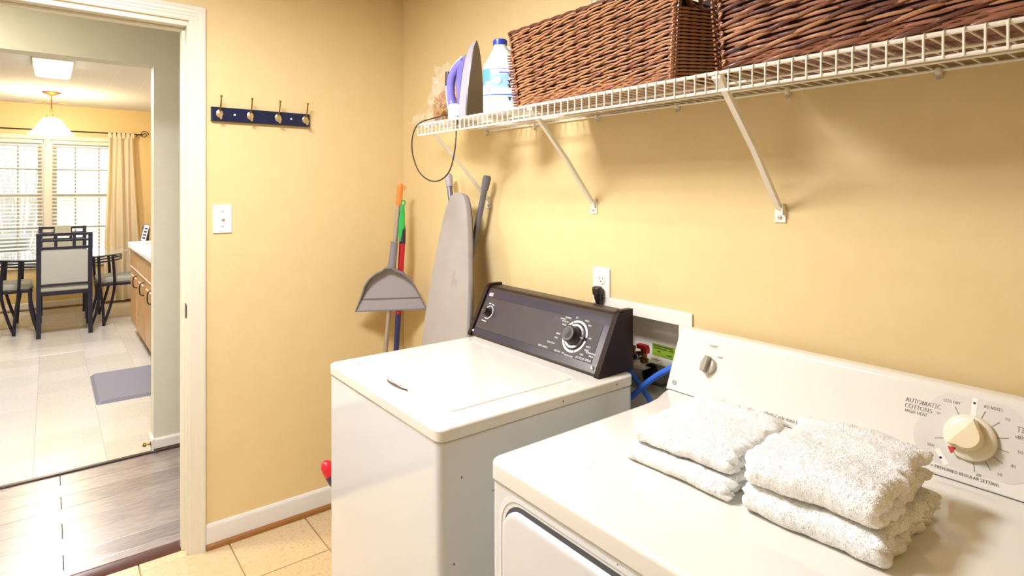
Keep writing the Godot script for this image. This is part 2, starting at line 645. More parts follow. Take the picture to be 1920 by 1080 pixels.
func hall() -> void:
	var b := MB.new()
	b.bb(Vector3(-1.26, -0.12, -1.3), Vector3(-0.06, -0.008, 3.6))
	var f := struct("floor_hall", b, mat("241a18", 0.7))
	var tones := []
	for k in 4:
		var c: Array = [["8b7c76", "95867f", "7d6e69", "8f807a"], ["90827b", "9b8c85", "82746e", "958780"], ["82746e", "8d7f78", "746661", "877973"], ["968881", "a19289", "897b75", "9a8c85"]][k]
		tones.append(mottled(c, 0.012, Vector3(7, 7, 1.1), 0.3, 0.04, 5, 70 + k))
		tones[k].metallic_specular = 0.75
		tones[k].clearcoat_enabled = true
		tones[k].clearcoat = 0.6
		tones[k].clearcoat_roughness = 0.22
	var edges := [-1.115, -0.985, -0.85, -0.715, -0.57, -0.433, -0.297, -0.18, -0.116]
	for i in edges.size() - 1:
		var w: float = edges[i + 1] - edges[i] - 0.0018
		b = MB.new(); b.cbox(Vector3(0, -0.004, 0), Vector3(w, 0.008, 1.198), 0.0012)
		var sh := b.mesh(0.0)
		var z := 1.318 - 0.6 * (1 if i % 2 == 0 else 3) + (0.0 if i % 2 == 0 else 1.45)
		z = 1.318 - 0.6 if i % 2 == 0 else 1.33 + 0.05 * (i % 3)
		for k in range(-1, 3):
			piece(sh, "plank", Vector3((edges[i] + edges[i + 1]) / 2, 0, z + 1.2 * k), tones[(i * 3 + k + 4) % 4], f)
	# wall between hall and kitchen, with its wide cased opening
	b = MB.new()
	b.bb(Vector3(-1.25, 0, -1.3), Vector3(-1.136, 2.455, 0.913))
	b.bb(Vector3(-1.25, 0, 2.05), Vector3(-1.136, 2.455, 3.6))
	b.bb(Vector3(-1.25, 2.1, 0.913), Vector3(-1.136, 2.455, 2.05))
	struct("wall_kitchen", b, M("hallgrey"))
	b = MB.new()
	b.bb(Vector3(-1.26, 0, -1.42), Vector3(0, 2.455, -1.3))
	struct("wall_hall_end", b, M("hallgrey"))
	b = MB.new()
	b.bb(Vector3(-1.26, 0, 3.6), Vector3(0, 2.455, 3.72))
	struct("wall_hall_far", b, M("hallgrey"))
	b = MB.new()
	b.bb(Vector3(-1.14, 2.455, -1.42), Vector3(-0.116, 2.56, 3.72))
	struct("ceiling_hall", b, M("ceiling"))
	b = MB.new()
	base_run(b, Vector3(-1.136, 0, -1.3), Vector3(-1.136, 0, 0.926), Vector3(1, 0, 0), 0.07)
	base_run(b, Vector3(-1.25, 0, 0.913), Vector3(-1.124, 0, 0.913), Vector3(0, 0, 1), 0.07)
	struct("baseboard_hall", b, M("white_paint"))
	b = MB.new()
	quarter(b, Vector3(-1.123, 0, -1.3), Vector3(-1.123, 0, 0.915), Vector3(1, 0, 0), 0.018)
	struct("trim_3", b, mat("3a2823", 0.35))
	b = MB.new()
	b.cbox(Vector3(-1.128, 0.002, 1.48), Vector3(0.03, 0.012, 1.13), 0.004)
	struct("trim_4", b, mat("33241f", 0.3))
	b = MB.new()
	quarter(b, Vector3(-0.118, 0, 0.6), Vector3(-0.118, 0, 0.874), Vector3(-1, 0, 0), 0.018)
	struct("trim_5", b, mat("3a2823", 0.35))
	var s := thing("door_stop", "little brass door stop low on the white trim at the kitchen opening", "door stop", Vector3(-1.14, 0.045, 0.927))
	b = MB.new()
	b.xf = Transform3D(Basis(Vector3(1, 0, 0), PI / 2), Vector3(-1.14, 0.045, 0.926))
	b.lathe([Vector2(0.001, -0.002), Vector2(0.012, -0.002), Vector2(0.012, 0.003), Vector2(0.006, 0.006), Vector2(0.005, 0.022), Vector2(0.011, 0.024), Vector2(0.011, 0.034), Vector2(0.006, 0.038)], Vector3.ZERO, 16)
	obj("stem", b, M("brass"), s)
	b = MB.new()
	b.xf = Transform3D(Basis(Vector3(1, 0, 0), PI / 2), Vector3(-1.14, 0.045, 0.964))
	b.lathe([Vector2(0.001, 0.0), Vector2(0.007, 0.0), Vector2(0.006, 0.005), Vector2(0.001, 0.006)], Vector3.ZERO, 14)
	obj("rubber_tip", b, mat("c9b98f", 0.6), s)

func kitchen() -> void:
	var b := MB.new()
	b.bb(Vector3(-6.6, -0.12, 0.0), Vector3(-1.26, -0.006, 4.3))
	var f := struct("floor_kitchen", b, mat("bbb3a2", 0.6))
	var tones := []
	for k in 3:
		tones.append(mottled([["c6bfae", "d3cdbf", "cbc5b6"], ["c3bbaa", "d0c9bb", "c8c1b2"], ["cac3b4", "d7d1c5", "cfc9bc"]][k], 0.02, Vector3(3, 3, 3), 0.2, 0.04, 5, 80 + k))
	b = MB.new(); b.cbox(Vector3(0, -0.003, 0), Vector3(0.3032, 0.006, 0.3032), 0.0006)
	var sh := b.mesh(0.0)
	for i in range(0, 17):
		for j in range(0, 8):
			var c := Vector3(-1.292 - 0.304 * i, 0, 0.36 + 0.304 * j)
			piece(sh, "tile", c, tones[rng.randi() % 3], f, (rng.randi() % 4) * PI / 2)
	# walls; the far one holds the window pair
	b = MB.new()
	b.bb(Vector3(-6.6, 0, -0.1), Vector3(-6.45, 2.455, 0.62))
	b.bb(Vector3(-6.6, 0, 2.14), Vector3(-6.45, 2.455, 4.3))
	b.bb(Vector3(-6.6, 0, 0.62), Vector3(-6.45, 0.52, 2.14))
	b.bb(Vector3(-6.6, 2.03, 0.62), Vector3(-6.45, 2.455, 2.14))
	struct("wall_window", b, M("yellow"))
	b = MB.new()
	b.bb(Vector3(-6.6, 0, -0.1), Vector3(-1.25, 2.455, 0.1))
	struct("wall_cabinet", b, M("yellow"))
	b = MB.new()
	b.bb(Vector3(-6.6, 0, 4.2), Vector3(-1.25, 2.455, 4.3))
	struct("wall_far", b, M("yellow"))
	b = MB.new()
	b.bb(Vector3(-6.6, 2.455, -0.1), Vector3(-1.14, 2.56, 4.3))
	struct("ceiling_kitchen", b, M("ceiling"))
	b = MB.new()
	base_run(b, Vector3(-6.45, 0, 0.1), Vector3(-6.45, 0, 4.2), Vector3(1, 0, 0), 0.085)
	struct("baseboard_window", b, M("white_paint"))
	b = MB.new()
	quarter(b, Vector3(-6.437, 0, 0.1), Vector3(-6.437, 0, 4.2), Vector3(1, 0, 0), 0.018)
	struct("trim_6", b, mat("8a6a44", 0.4))
	var glass := StandardMaterial3D.new()
	glass.albedo_color = Color(0.95, 0.98, 1.0, 0.06)
	glass.transparency = BaseMaterial3D.TRANSPARENCY_ALPHA
	glass.roughness = 0.02
	for w in 2:
		var z0: float = [0.62, 1.41][w]
		var z1: float = [1.345, 2.14][w]
		var d := group_struct("window_1" if w == 0 else "window_2", Vector3(-6.52, 0.52, (z0 + z1) / 2))
		b = MB.new()
		frame_yz(b, -6.56, 0.07, z0, z1, 0.52, 2.03, 0.025)
		obj("frame", b, M("white_paint"), d)
		for s in 2:
			var y0: float = [0.545, 1.345][s]
			var y1: float = [1.385, 2.005][s]
			var x: float = [-6.535, -6.56][s]
			b = MB.new()
			frame_yz(b, x, 0.025, z0 + 0.025, z1 - 0.025, y0, y1, 0.036)
			var sash := obj("sash", b, mat("dcdcd8", 0.4), d)
			b = MB.new()
			for k in 2:
				var z := lerpf(z0, z1, 0.333 * (k + 1))
				b.bb(Vector3(x - 0.008, y0 + 0.03, z - 0.008), Vector3(x + 0.008, y1 - 0.03, z + 0.008))
			b.bb(Vector3(x - 0.0075, (y0 + y1) / 2 - 0.008, z0 + 0.05), Vector3(x + 0.0075, (y0 + y1) / 2 + 0.008, z1 - 0.05))
			obj("muntin", b, mat("c9c9c6", 0.4), sash)
			b = MB.new()
			b.bb(Vector3(x - 0.002, y0 + 0.02, z0 + 0.05), Vector3(x + 0.002, y1 - 0.02, z1 - 0.05))
			obj("pane", b, glass, sash)
	b = MB.new()
	b.bb(Vector3(-6.56, 0.52, 1.345), Vector3(-6.445, 2.03, 1.41), 0.004)
	b.bb(Vector3(-6.45, 2.03, 0.56), Vector3(-6.435, 2.085, 2.2), 0.004)
	b.bb(Vector3(-6.56, 0.49, 0.55), Vector3(-6.41, 0.52, 2.21), 0.006)
	struct("trim_7", b, mat("dedbd0", 0.4))
	outside()

func frame_yz(b: MB, x: float, t: float, z0: float, z1: float, y0: float, y1: float, w: float) -> void:
	b.bb(Vector3(x - t / 2, y0, z0), Vector3(x + t / 2, y1, z0 + w))
	b.bb(Vector3(x - t / 2, y0, z1 - w), Vector3(x + t / 2, y1, z1))
	b.bb(Vector3(x - t / 2, y0, z0 + w), Vector3(x + t / 2, y0 + w, z1 - w))
	b.bb(Vector3(x - t / 2, y1 - w, z0 + w), Vector3(x + t / 2, y1, z1 - w))

func outside() -> void:
	var b := MB.new()
	b.bb(Vector3(-30, -0.5, -14), Vector3(-6.6, -0.3, 18))
	struct("ground", b, mottled(["b6b39f", "c6c3b2"], 0.05, Vector3(0.7, 0.7, 0.7), 0.95, 0.0, 4, 91))
	# pale unit standing outside, seen through the lower panes
	var u := thing("condenser_unit", "grey louvred air conditioning unit standing outside the window", "air conditioner", Vector3(-8.0, -0.3, 2.0))
	b = MB.new(); b.rbox(Vector3(-8.0, 0.26, 2.0), Vector3(0.8, 1.1, 0.85), 0.05, 0.03)
	obj("cabinet", b, mat("8f9190", 0.6), u)
	for k in 11:
		b = MB.new(); b.bb(Vector3(-7.6, -0.15 + k * 0.08, 1.63), Vector3(-7.575, -0.11 + k * 0.08, 2.37), 0.004)
		obj("louvre", b, mat("777a7a", 0.6), u)
	# bare bushes beyond
	var bark := mat("bdb7ac", 0.9)
	for n in 5:
		var at := Vector3(-10.5 - 1.5 * (n % 2), -0.3, -2.4 + 2.1 * n)
		var t := thing("bare_bush", ["bare winter bush outside, farthest towards the curtain", "bare winter bush outside behind the curtain side window", "bare winter bush outside behind the middle mullion", "bare winter bush outside behind the second window", "bare winter bush outside beyond the air conditioning unit"][n], "bush", at, 0.0, "bare bushes outside the window")
		b = MB.new()
		for k in 46:
			var a := rng.randf() * TAU
			var lean := rng.randf_range(0.15, 0.75)
			var h := rng.randf_range(1.2, 3.1)
			var base := at + Vector3(cos(a), 0, sin(a)) * 0.08
			var tip := base + Vector3(cos(a) * lean * h * 0.45, h, sin(a) * lean * h * 0.45)
			var midp := base.lerp(tip, 0.55) + Vector3(rng.randf_range(-0.1, 0.1), 0.1, rng.randf_range(-0.1, 0.1))
			b.tube([base, midp, tip], [0.016, 0.009, 0.003], 4)
			for j in 4:
				var s := midp.lerp(tip, rng.randf_range(0.0, 0.8))
				b.tube([s, s + Vector3(rng.randf_range(-0.5, 0.5), rng.randf_range(0.1, 0.5), rng.randf_range(-0.5, 0.5))], [0.006, 0.002], 3)
		obj("branches", b, bark, t, false, 0.0)


# ---------------------------------------------------------------- washer
func lines_frame(o: Vector3, up: Vector3) -> Transform3D:
	var y := up.normalized()
	return Transform3D(Basis(Vector3.RIGHT, y, Vector3.RIGHT.cross(y)), o)

func washer() -> void:
	var x0 := 0.898
	var x1 := 1.516
	var zc := 0.404
	var t := thing("washer", "white top-loading washing machine with a dark brown control panel", "washing machine", Vector3((x0 + x1) / 2, 0, zc))
	var c := Vector3((x0 + x1) / 2, 0, zc)
	var b := MB.new(); b.rbox(Vector3(c.x, 0.452, c.z), Vector3(x1 - x0 + 0.005, 0.864, 0.622), 0.022, 0.006, 5)
	obj("body", b, M("enamel_cool"), t)
	var lidc := Vector3(1.199, 0.915, 0.450)
	b = MB.new(); b.rbox(Vector3(c.x, 0.897, c.z), Vector3(x1 - x0 + 0.008, 0.022, 0.628), 0.024, 0.001, 5, 0.002)
	var top := obj("top", b, M("enamel"), t)
	# raised frame with an open gap round the lid
	b = MB.new()
	var rings := []
	for e in [[0.0, 0.9078, 0], [0.0, 0.9095, 0], [0.0015, 0.9125, 0], [0.004, 0.9143, 0], [0.0075, 0.915, 0], [0.0, 0.915, 1], [-0.0015, 0.9145, 1], [-0.0025, 0.9125, 1], [-0.003, 0.907, 1]]:
		var o := PackedVector3Array()
		var sz := Vector2(x1 - x0 + 0.008, 0.628) if e[2] == 0 else Vector2(0.498, 0.410)
		var cc := Vector3(c.x, 0, c.z) if e[2] == 0 else Vector3(lidc.x, 0, lidc.z)
		for v in MB.rr(sz.x - 2 * absf(e[0]), sz.y - 2 * absf(e[0]), maxf((0.024 if e[2] == 0 else 0.02) - absf(e[0]), 0.001), 5): o.append(cc + Vector3(v.x, e[1], v.y))
		rings.append(o)
	b.loft(rings, false, false)
	obj("lid_frame", b, M("enamel"), top)
	b = MB.new(); b.rbox(lidc + Vector3(0, -0.0032, 0), Vector3(0.4865, 0.0085, 0.3985), 0.0165, 0.0035, 4, 0.0005)
	var lid := obj("lid", b, M("enamel"), t)
	# finger scoop at the front edge of the lid
	b = MB.new()
	var o2 := PackedVector2Array()
	for i in 13:
		var a := PI * i / 12
		o2.append(Vector2(cos(a) * 0.052, -0.012 * pow(sin(a), 0.8)))
	b.xf = Transform3D(Basis(Vector3(1, 0, 0), Vector3(0, 0, -1), Vector3(0, 1, 0)), Vector3(1.2, 0.9148, 0.650))
	b.extrude(o2, 0.0, 0.0045)
	obj("finger_scoop", b, mat("5a4a3a", 0.5), lid)
	b = MB.new()
	b.tube(spline([Vector3(1.146, 0.919, 0.650), Vector3(1.17, 0.9185, 0.6555), Vector3(1.2, 0.9185, 0.6535), Vector3(1.23, 0.9185, 0.655), Vector3(1.254, 0.919, 0.650)], 4), 0.0022, 6)
	obj("lid_lip", b, M("enamel"), lid)
	# chips and scuffs in the enamel
	for s in [[1.5202, 0.8985, 0.362], [1.5202, 0.9, 0.165], [1.5187, 0.80, 0.66], [1.5187, 0.62, 0.68], [1.5187, 0.46, 0.66], [1.5187, 0.28, 0.64]]:
		b = MB.new()
		b.rbox(Vector3(s[0], s[1], s[2]), Vector3(0.0008, 0.005, 0.003), 0.0003, 0.001, 1)
		obj("enamel_chip", b, mat("3a3430", 0.7), t)
	for s in [[0.95, 0.68], [1.48, 0.68], [0.95, 0.13], [1.48, 0.13]]:
		b = MB.new(); b.lathe([Vector2(0.02, 0.0), Vector2(0.02, 0.008), Vector2(0.008, 0.01), Vector2(0.008, 0.03)], Vector3(s[0], 0, s[1]), 12)
		obj("foot", b, mat("3a2a24", 0.6), t)
	# console
	var prof := PackedVector2Array([Vector2(-0.07, 0.915), Vector2(-0.202, 0.915), Vector2(-0.200, 0.923), Vector2(-0.124, 1.071), Vector2(-0.117, 1.078), Vector2(-0.106, 1.08), Vector2(-0.07, 1.08)])
	b = MB.new()
	b.xf = Transform3D(Basis(Vector3(0, 0, -1), Vector3(0, 1, 0), Vector3(1, 0, 0)), Vector3.ZERO)
	b.extrude(prof, 0.882, 1.478)
	var con := obj("console", b, M("brown_plastic"), t)
	var pc := PackedVector2Array([Vector2(-0.068, 0.9155), Vector2(-0.208, 0.9155), Vector2(-0.207, 0.924), Vector2(-0.132, 1.072), Vector2(-0.126, 1.081), Vector2(-0.116, 1.087), Vector2(-0.104, 1.088), Vector2(-0.068, 1.087)])
	for s in [[0.868, 0.884], [1.476, 1.493]]:
		b = MB.new()
		b.xf = Transform3D(Basis(Vector3(0, 0, -1), Vector3(0, 1, 0), Vector3(1, 0, 0)), Vector3.ZERO)
		b.extrude(pc, s[0], s[1])
		obj("end_cap", b, mat("220f0e", 0.4, 0.0, 0.35), t)
	var fr := lines_frame(Vector3(0.885, 0.919, 0.2022), Vector3(0, 0.148, -0.076))     # face of the console
	# fr.y spans 0.166; bottom strip, face panel, top strip
	var strip := mat("2c2538", 0.2)
	b = MB.new(); b.xf = fr
	b.bb(Vector3(0.0, 0.004, -0.001), Vector3(0.59, 0.026, 0.0012))
	obj("trim_strip", b, strip, con)
	b = MB.new(); b.xf = fr
	b.bb(Vector3(0.0, 0.140, -0.001), Vector3(0.59, 0.164, 0.0012))
	obj("trim_strip", b, strip, con)
	b = MB.new(); b.xf = fr
	b.bb(Vector3(0.565, 0.026, -0.001), Vector3(0.59, 0.140, 0.0012))
	obj("trim_strip", b, mat("3a3346", 0.25), con)
	b = MB.new(); b.xf = fr
	b.bb(Vector3(0.004, 0.027, -0.001), Vector3(0.564, 0.139, 0.0016))
	obj("face_panel", b, mottled(["2c232a", "30262d", "362c33", "463c42"], 0.006, Vector3(3, 3, 3), 0.36, 0.0, 5, 101, [0.0, 0.6, 0.85, 1.0]), con)
	var ink: Material = M("white_ink")
	# small knob
	knob(t, fr, Vector2(0.047, 0.088), 0.0235, 0.0125, false)
	dashes(t, fr, [[0.032, 0.117, 0.012], [0.05, 0.115, 0.01], [0.058, 0.114, 0.006], [0.026, 0.055, 0.018], [0.044, 0.054, 0.008]], ink)
	# large timer knob
	knob(t, fr, Vector2(0.473, 0.087), 0.0475, 0.026, true)
	var words := [["WHITES", 0.405, 0.128], ["OFF", 0.458, 0.141], ["RINSE", 0.50, 0.1385], ["SPIN", 0.515, 0.127], ["OFF", 0.532, 0.092], ["KNITS", 0.536, 0.068], ["RINSE", 0.534, 0.058], ["PERMANENT", 0.551, 0.053], ["PRESS", 0.556, 0.045], ["SPIN", 0.520, 0.043], ["SOAK", 0.484, 0.029], ["WASH", 0.466, 0.0292], ["PRE", 0.449, 0.032], ["DELICATE", 0.425, 0.0325], ["SOAK CYCLE", 0.388, 0.051], ["RINSE", 0.405, 0.082], ["SPIN", 0.402, 0.069], ["NORMAL", 0.425, 0.135], ["REGULAR", 0.416, 0.122], ["WASH", 0.417, 0.112]]
	var ft := fr.translated_local(Vector3(0, 0, 0.0016))
	for w in words:
		letters(w[0], 0.0046, ft, Vector2(w[1], w[2]) , ink, t)
	letters("2 SPEED", 0.006, ft, Vector2(0.546, 0.0325) , ink, t)
	letters("4 CYCLE", 0.006, ft, Vector2(0.516, 0.0325), ink, t)
	letters("KNITS  GENTLE", 0.0046, ft, Vector2(0.36, 0.0335), ink, t)
	b = MB.new(); b.xf = fr
	b.bb(Vector3(0.014, 0.144, 0.0012), Vector3(0.036, 0.156, 0.0022))
	var lg := obj("badge", b, mat("cdbcc4", 0.4), t)
	lg.set_meta("label", "small pale badge")
	b = MB.new(); b.xf = fr
	for k in 3: b.bb(Vector3(0.0155, 0.1455 + 0.0037 * k, 0.0022), Vector3(0.0345, 0.1468 + 0.0037 * k, 0.0025))
	obj("badge_line", b, mat("6a4a56", 0.4), lg)
	for s in [[0.003, 0.014], [0.573, 0.018]]:
		b = MB.new(); b.xf = fr * Transform3D(Basis(Vector3(1, 0, 0), PI / 2), Vector3(s[0], s[1], 0.001))
		b.lathe([Vector2(0.006, 0.0), Vector2(0.006, 0.002), Vector2(0.003, 0.0045)], Vector3.ZERO, 10)
		obj("screw", b, M("steel"), t)

func dashes(t: Node3D, fr: Transform3D, list: Array, m: Material) -> void:
	for d in list:
		var b := MB.new(); b.xf = fr
		b.bb(Vector3(d[0], d[1], 0.0014), Vector3(d[0] + d[2], d[1] + 0.0026, 0.0022))
		obj("printed_mark", b, m, t)

func knob(t: Node3D, fr: Transform3D, at: Vector2, ring: float, r: float, big: bool) -> void:
	var out := fr * Transform3D(Basis(Vector3(1, 0, 0), PI / 2), Vector3(at.x, at.y, 0.0))   # local y = out of the face
	var b := MB.new(); b.xf = out
	if big:
		b.lathe([Vector2(ring * 0.8, 0.0), Vector2(ring * 0.8, 0.0045), Vector2(ring * 0.76, 0.006), Vector2(0.002, 0.006)], Vector3.ZERO, 40)
		var dial := obj("dial", b, mat("39302f", 0.3), t)
		b = MB.new(); b.xf = out
		annulus(b, ring * 0.62, ring * 0.745, 0.0058, 0.007, 40)
		obj("dial_ring", b, mat("b9b2ac", 0.25, 0.9), dial)
		b = MB.new(); b.xf = out
		b.bb(Vector3(ring * 0.5, 0.006, -0.001), Vector3(ring * 0.8, 0.0078, 0.001))
		obj("pointer", b, M("white_ink"), dial)
	b = MB.new(); b.xf = out
	var n := 40
	var cuts := [[0.02, 0.19], [0.2, 0.45], [0.47, 0.56], [0.57, 0.66], [0.67, 0.98]] if big else [[0.0, 0.33], [0.55, 1.0]]
	for c in cuts:
		var rings := []
		for i in n + 1:
			var a: float = TAU * lerpf(c[0], c[1], float(i) / n)
			var d := Vector3(cos(a), 0, sin(a))
			var w := ring * (0.13 if big else 0.11)
			rings.append(PackedVector3Array([d * ring + Vector3.UP * 0.0012, d * (ring - w) + Vector3.UP * 0.0012, d * (ring - w) + Vector3.UP * 0.0024, d * ring + Vector3.UP * 0.0024]))
		b.loft(rings)
	obj("scale_ring", b, M("white_ink"), t)
	# grip
	b = MB.new(); b.xf = out
	var prof := []
	var h := 0.034 if big else 0.026
	for e in [[1.12, 0.004], [1.08, 0.008], [1.0, 0.01], [0.94, h - 0.003], [0.86, h], [0.7, h + 0.0005], [0.02, h - 0.001]]: prof.append(Vector2(r * e[0], e[1]))
	prof.push_front(Vector2(r * 1.12, 0.001))
	b.lathe(prof, Vector3.ZERO, 28)
	obj("knob", b, mat("211b1d", 0.3), t)
	b = MB.new(); b.xf = out
	annulus(b, r * 0.66, r * 0.78, h, h + 0.0007, 28)
	obj("knob_ring", b, mat("5d5455", 0.3, 0.6), t)

func annulus(b: MB, r0: float, r1: float, y0: float, y1: float, n: int) -> void:
	var rings := []
	for i in n + 1:
		var a := TAU * i / n
		var d := Vector3(cos(a), 0, sin(a))
		rings.append(PackedVector3Array([d * r1 + Vector3.UP * y0, d * r0 + Vector3.UP * y0, d * r0 + Vector3.UP * y1, d * r1 + Vector3.UP * y1]))
	b.loft(rings, false, false)


# ---------------------------------------------------------------- dryer
func dryer() -> void:
	var x0 := 1.682
	var x1 := 2.40
	var t := thing("dryer", "white front-loading dryer with a white control panel and a large cream dial", "dryer", Vector3(2.04, 0, 0.38))
	var b := MB.new(); b.rbox(Vector3((x0 + x1) / 2, 0.444, 0.38), Vector3(x1 - x0, 0.868, 0.646), 0.02, 0.004, 4)
	obj("body", b, M("enamel_cool"), t)
	# top panel: sweeps out to the console at the back
	b = MB.new()
	var plan := PackedVector2Array()
	for i in 6:
		var a := PI - PI / 2 * i / 5
		plan.append(Vector2(x0 + 0.018 + cos(a) * 0.018, 0.706 - 0.018 + sin(a) * 0.018))
	for i in 6:
		var a := PI / 2 - PI / 2 * i / 5
		plan.append(Vector2(x1 - 0.018 + cos(a) * 0.018, 0.706 - 0.018 + sin(a) * 0.018))
	plan.append_array([Vector2(x1, 0.27), Vector2(x1 + 0.005, 0.22), Vector2(x1 + 0.018, 0.165), Vector2(x1 + 0.032, 0.125), Vector2(x1 + 0.034, 0.06)])
	plan.append_array([Vector2(x0 - 0.034, 0.06), Vector2(x0 - 0.033, 0.12), Vector2(x0 - 0.024, 0.152), Vector2(x0 - 0.008, 0.195), Vector2(x0 - 0.001, 0.24), Vector2(x0, 0.29)])
	var rings := []
	var cen := Vector2(2.04, 0.38)
	for e in [[0.880, 0.0], [0.906, 0.0], [0.9115, 0.0015], [0.9145, 0.005], [0.915, 0.009]]:
		var o := PackedVector3Array()
		for v in plan:
			var d := Vector2(signf(v.x - cen.x) if absf(v.x - cen.x) > 0.33 else 0.0, signf(v.y - cen.y) if v.y > 0.66 else 0.0)
			o.append(Vector3(v.x - d.x * e[1], e[0], v.y - d.y * e[1]))
		rings.append(o)
	b.loft(rings)
	obj("top", b, M("enamel"), t)
	b = MB.new(); b.bb(Vector3(x0 + 0.004, 0.8765, 0.06), Vector3(x1 - 0.004, 0.8805, 0.700))
	obj("seam", b, mat("8e8a80", 0.5), t)
	# door in a rounded recess
	b = MB.new()
	rings = []
	var dc := Vector3(2.037, 0.545, 0.703)
	for e in [[0.012, 0.0003], [0.004, 0.0012], [0.0, -0.004]]:
		var o := PackedVector3Array()
		for v in MB.rr(0.628 + 2 * e[0], 0.628 + 2 * e[0], 0.055, 6): o.append(dc + Vector3(v.x, v.y, e[1]))
		rings.append(o)
	b.loft(rings, false, false)
	obj("door_rim", b, M("enamel_cool"), t)
	b = MB.new()
	rings = []
	for e in [[0.0, -0.002], [0.0, -0.0019], [-0.005, 0.0004]]:
		var o := PackedVector3Array()
		for v in MB.rr(0.629 + 2 * e[0], 0.629 + 2 * e[0], 0.055, 6): o.append(dc + Vector3(v.x, v.y, e[1] + 0.0005))
		rings.append(o)
	b.loft(rings, false, true)
	obj("door_gap", b, mat("4b4a48", 0.7), t)
	b = MB.new()
	rings = []
	for e in [[-0.006, -0.002], [-0.006, 0.006], [-0.009, 0.0105], [-0.016, 0.0125]]:
		var o := PackedVector3Array()
		for v in MB.rr(0.622 + 2 * e[0], 0.622 + 2 * e[0], maxf(0.05 + e[0], 0.02), 6): o.append(dc + Vector3(v.x, v.y - 0.003, e[1]))
		rings.append(o)
	b.loft(rings)
	var door := obj("door", b, M("enamel_cool"), t)
	b = MB.new()
	b.tube(arc(Vector3(2.02, 0.786, 0.7157), 0.012, 2.4, 1.0, 6, Vector3.RIGHT, Vector3.UP), 0.0009, 5)
	obj("scratch", b, mat("55504a", 0.6), door)
	# console
	var prof := PackedVector2Array([Vector2(-0.03, 0.915), Vector2(-0.1225, 0.915), Vector2(-0.1215, 0.918), Vector2(-0.0655, 1.052), Vector2(-0.0605, 1.0585), Vector2(-0.053, 1.061), Vector2(-0.03, 1.061)])
	b = MB.new()
	rings = []
	for e in [[1.648, -0.016], [1.649, -0.009], [1.653, -0.003], [1.66, 0.0], [2.422, 0.0], [2.43, -0.003], [2.434, -0.016]]:
		var o := PackedVector3Array()
		for v in prof:
			var y: float = minf(v.y, 1.061 + e[1]) if v.y > 0.93 else v.y
			o.append(Vector3(e[0], y, -v.x))
		rings.append(o)
	b.loft(rings)
	var con := obj("console", b, M("enamel"), t)
	b = MB.new(); b.bb(Vector3(1.653, 0.9145, 0.05), Vector3(2.43, 0.9162, 0.1240))
	obj("console_seam", b, mat("57524a", 0.6), t)
	var fr := lines_frame(Vector3(1.65, 0.9165, 0.1224), Vector3(0, 0.134, -0.0562))   # face, 0.145 tall
	var at := func(x: float, y: float) -> Vector2: return Vector2(x - 1.65, (y - 0.9165) / 0.9222)
	# grey field behind the dial
	b = MB.new(); b.xf = fr
	var dial: Vector2 = at.call(2.2715, 0.9865)
	var gp := PackedVector2Array()
	for v in [[-0.085, -0.008], [-0.074, 0.028], [-0.055, 0.058], [-0.043, 0.067], [-0.033, 0.069], [0.048, 0.069], [0.06, 0.062], [0.082, 0.03], [0.088, 0.0], [0.084, -0.034], [0.074, -0.049], [0.06, -0.056], [-0.055, -0.056], [-0.07, -0.048], [-0.082, -0.03]]: gp.append(dial + Vector2(v[0], v[1]))
	b.extrude(gp, -0.001, 0.0002)
	obj("dial_field", b, mat("d6d0c2", 0.45), con)
	b = MB.new(); b.xf = fr
	b.bb(Vector3(dial.x - 0.0035, dial.y + 0.035, 0), Vector3(dial.x + 0.0045, dial.y + 0.0695, 0.0004))
	obj("field_gap", b, mat("f0ebdd", 0.4), con)
	b = MB.new()
	var s45 := Transform3D(Basis(Vector3.BACK, deg_to_rad(37)), Vector3(dial.x - 0.036, dial.y - 0.046, 0))
	b.xf = fr * s45
	b.bb(Vector3(-0.004, -0.012, 0), Vector3(0.004, 0.016, 0.0004))
	obj("field_gap", b, mat("f0ebdd", 0.4), con)
	var ink: Material = M("label_ink")
	for k in [0.32, 0.78, 1.27, 1.7, 2.1, 2.5, 2.93, -0.52, -1.88]:
		b = MB.new()
		b.xf = fr * Transform3D(Basis(Vector3.BACK, -k), Vector3(dial.x, dial.y, 0))
		b.bb(Vector3(-0.0006, 0.04, 0.0), Vector3(0.0006, 0.054, 0.0006))
		obj("dial_tick", b, ink, con)
	for d in [dial + Vector2(0.0005, 0.0605), dial + Vector2(-0.0385, -0.0465)]:
		b = MB.new()
		b.xf = fr * Transform3D(Basis(Vector3(1, 0, 0), PI / 2), Vector3(d.x, d.y, 0.0))
		b.lathe([Vector2(0.0021, 0.0), Vector2(0.0021, 0.0008), Vector2(0.0001, 0.0008)], Vector3.ZERO, 12)
		obj("dial_dot", b, mat("1d1a18", 0.4), con)
	# dial
	var out := fr * Transform3D(Basis(Vector3(1, 0, 0), PI / 2), Vector3(dial.x, dial.y, 0))
	b = MB.new(); b.xf = out
	b.lathe([Vector2(0.0385, 0.001), Vector2(0.0385, 0.006), Vector2(0.0375, 0.009), Vector2(0.034, 0.0125), Vector2(0.026, 0.0145), Vector2(0.001, 0.015)], Vector3.ZERO, 48)
	var dl := obj("dial", b, mat("f1e8cf", 0.2), t)
	# raised grip: a wedge with one straight side
	b = MB.new()
	b.xf = fr * Transform3D(Basis(Vector3.BACK, deg_to_rad(-34)), Vector3(dial.x, dial.y, 0))
	var grip := PackedVector2Array([Vector2(-0.009, 0.031)])
	for i in 11:
		var a := deg_to_rad(62 - 150.0 * i / 10)
		grip.append(Vector2(0.0 + cos(a) * 0.0235, sin(a) * 0.0235))
	grip.append(Vector2(-0.009, -0.031))
	b.plate(grip, 0.010, 0.036, 0.003)
	obj("grip", b, mat("ead9b2", 0.25), dl)
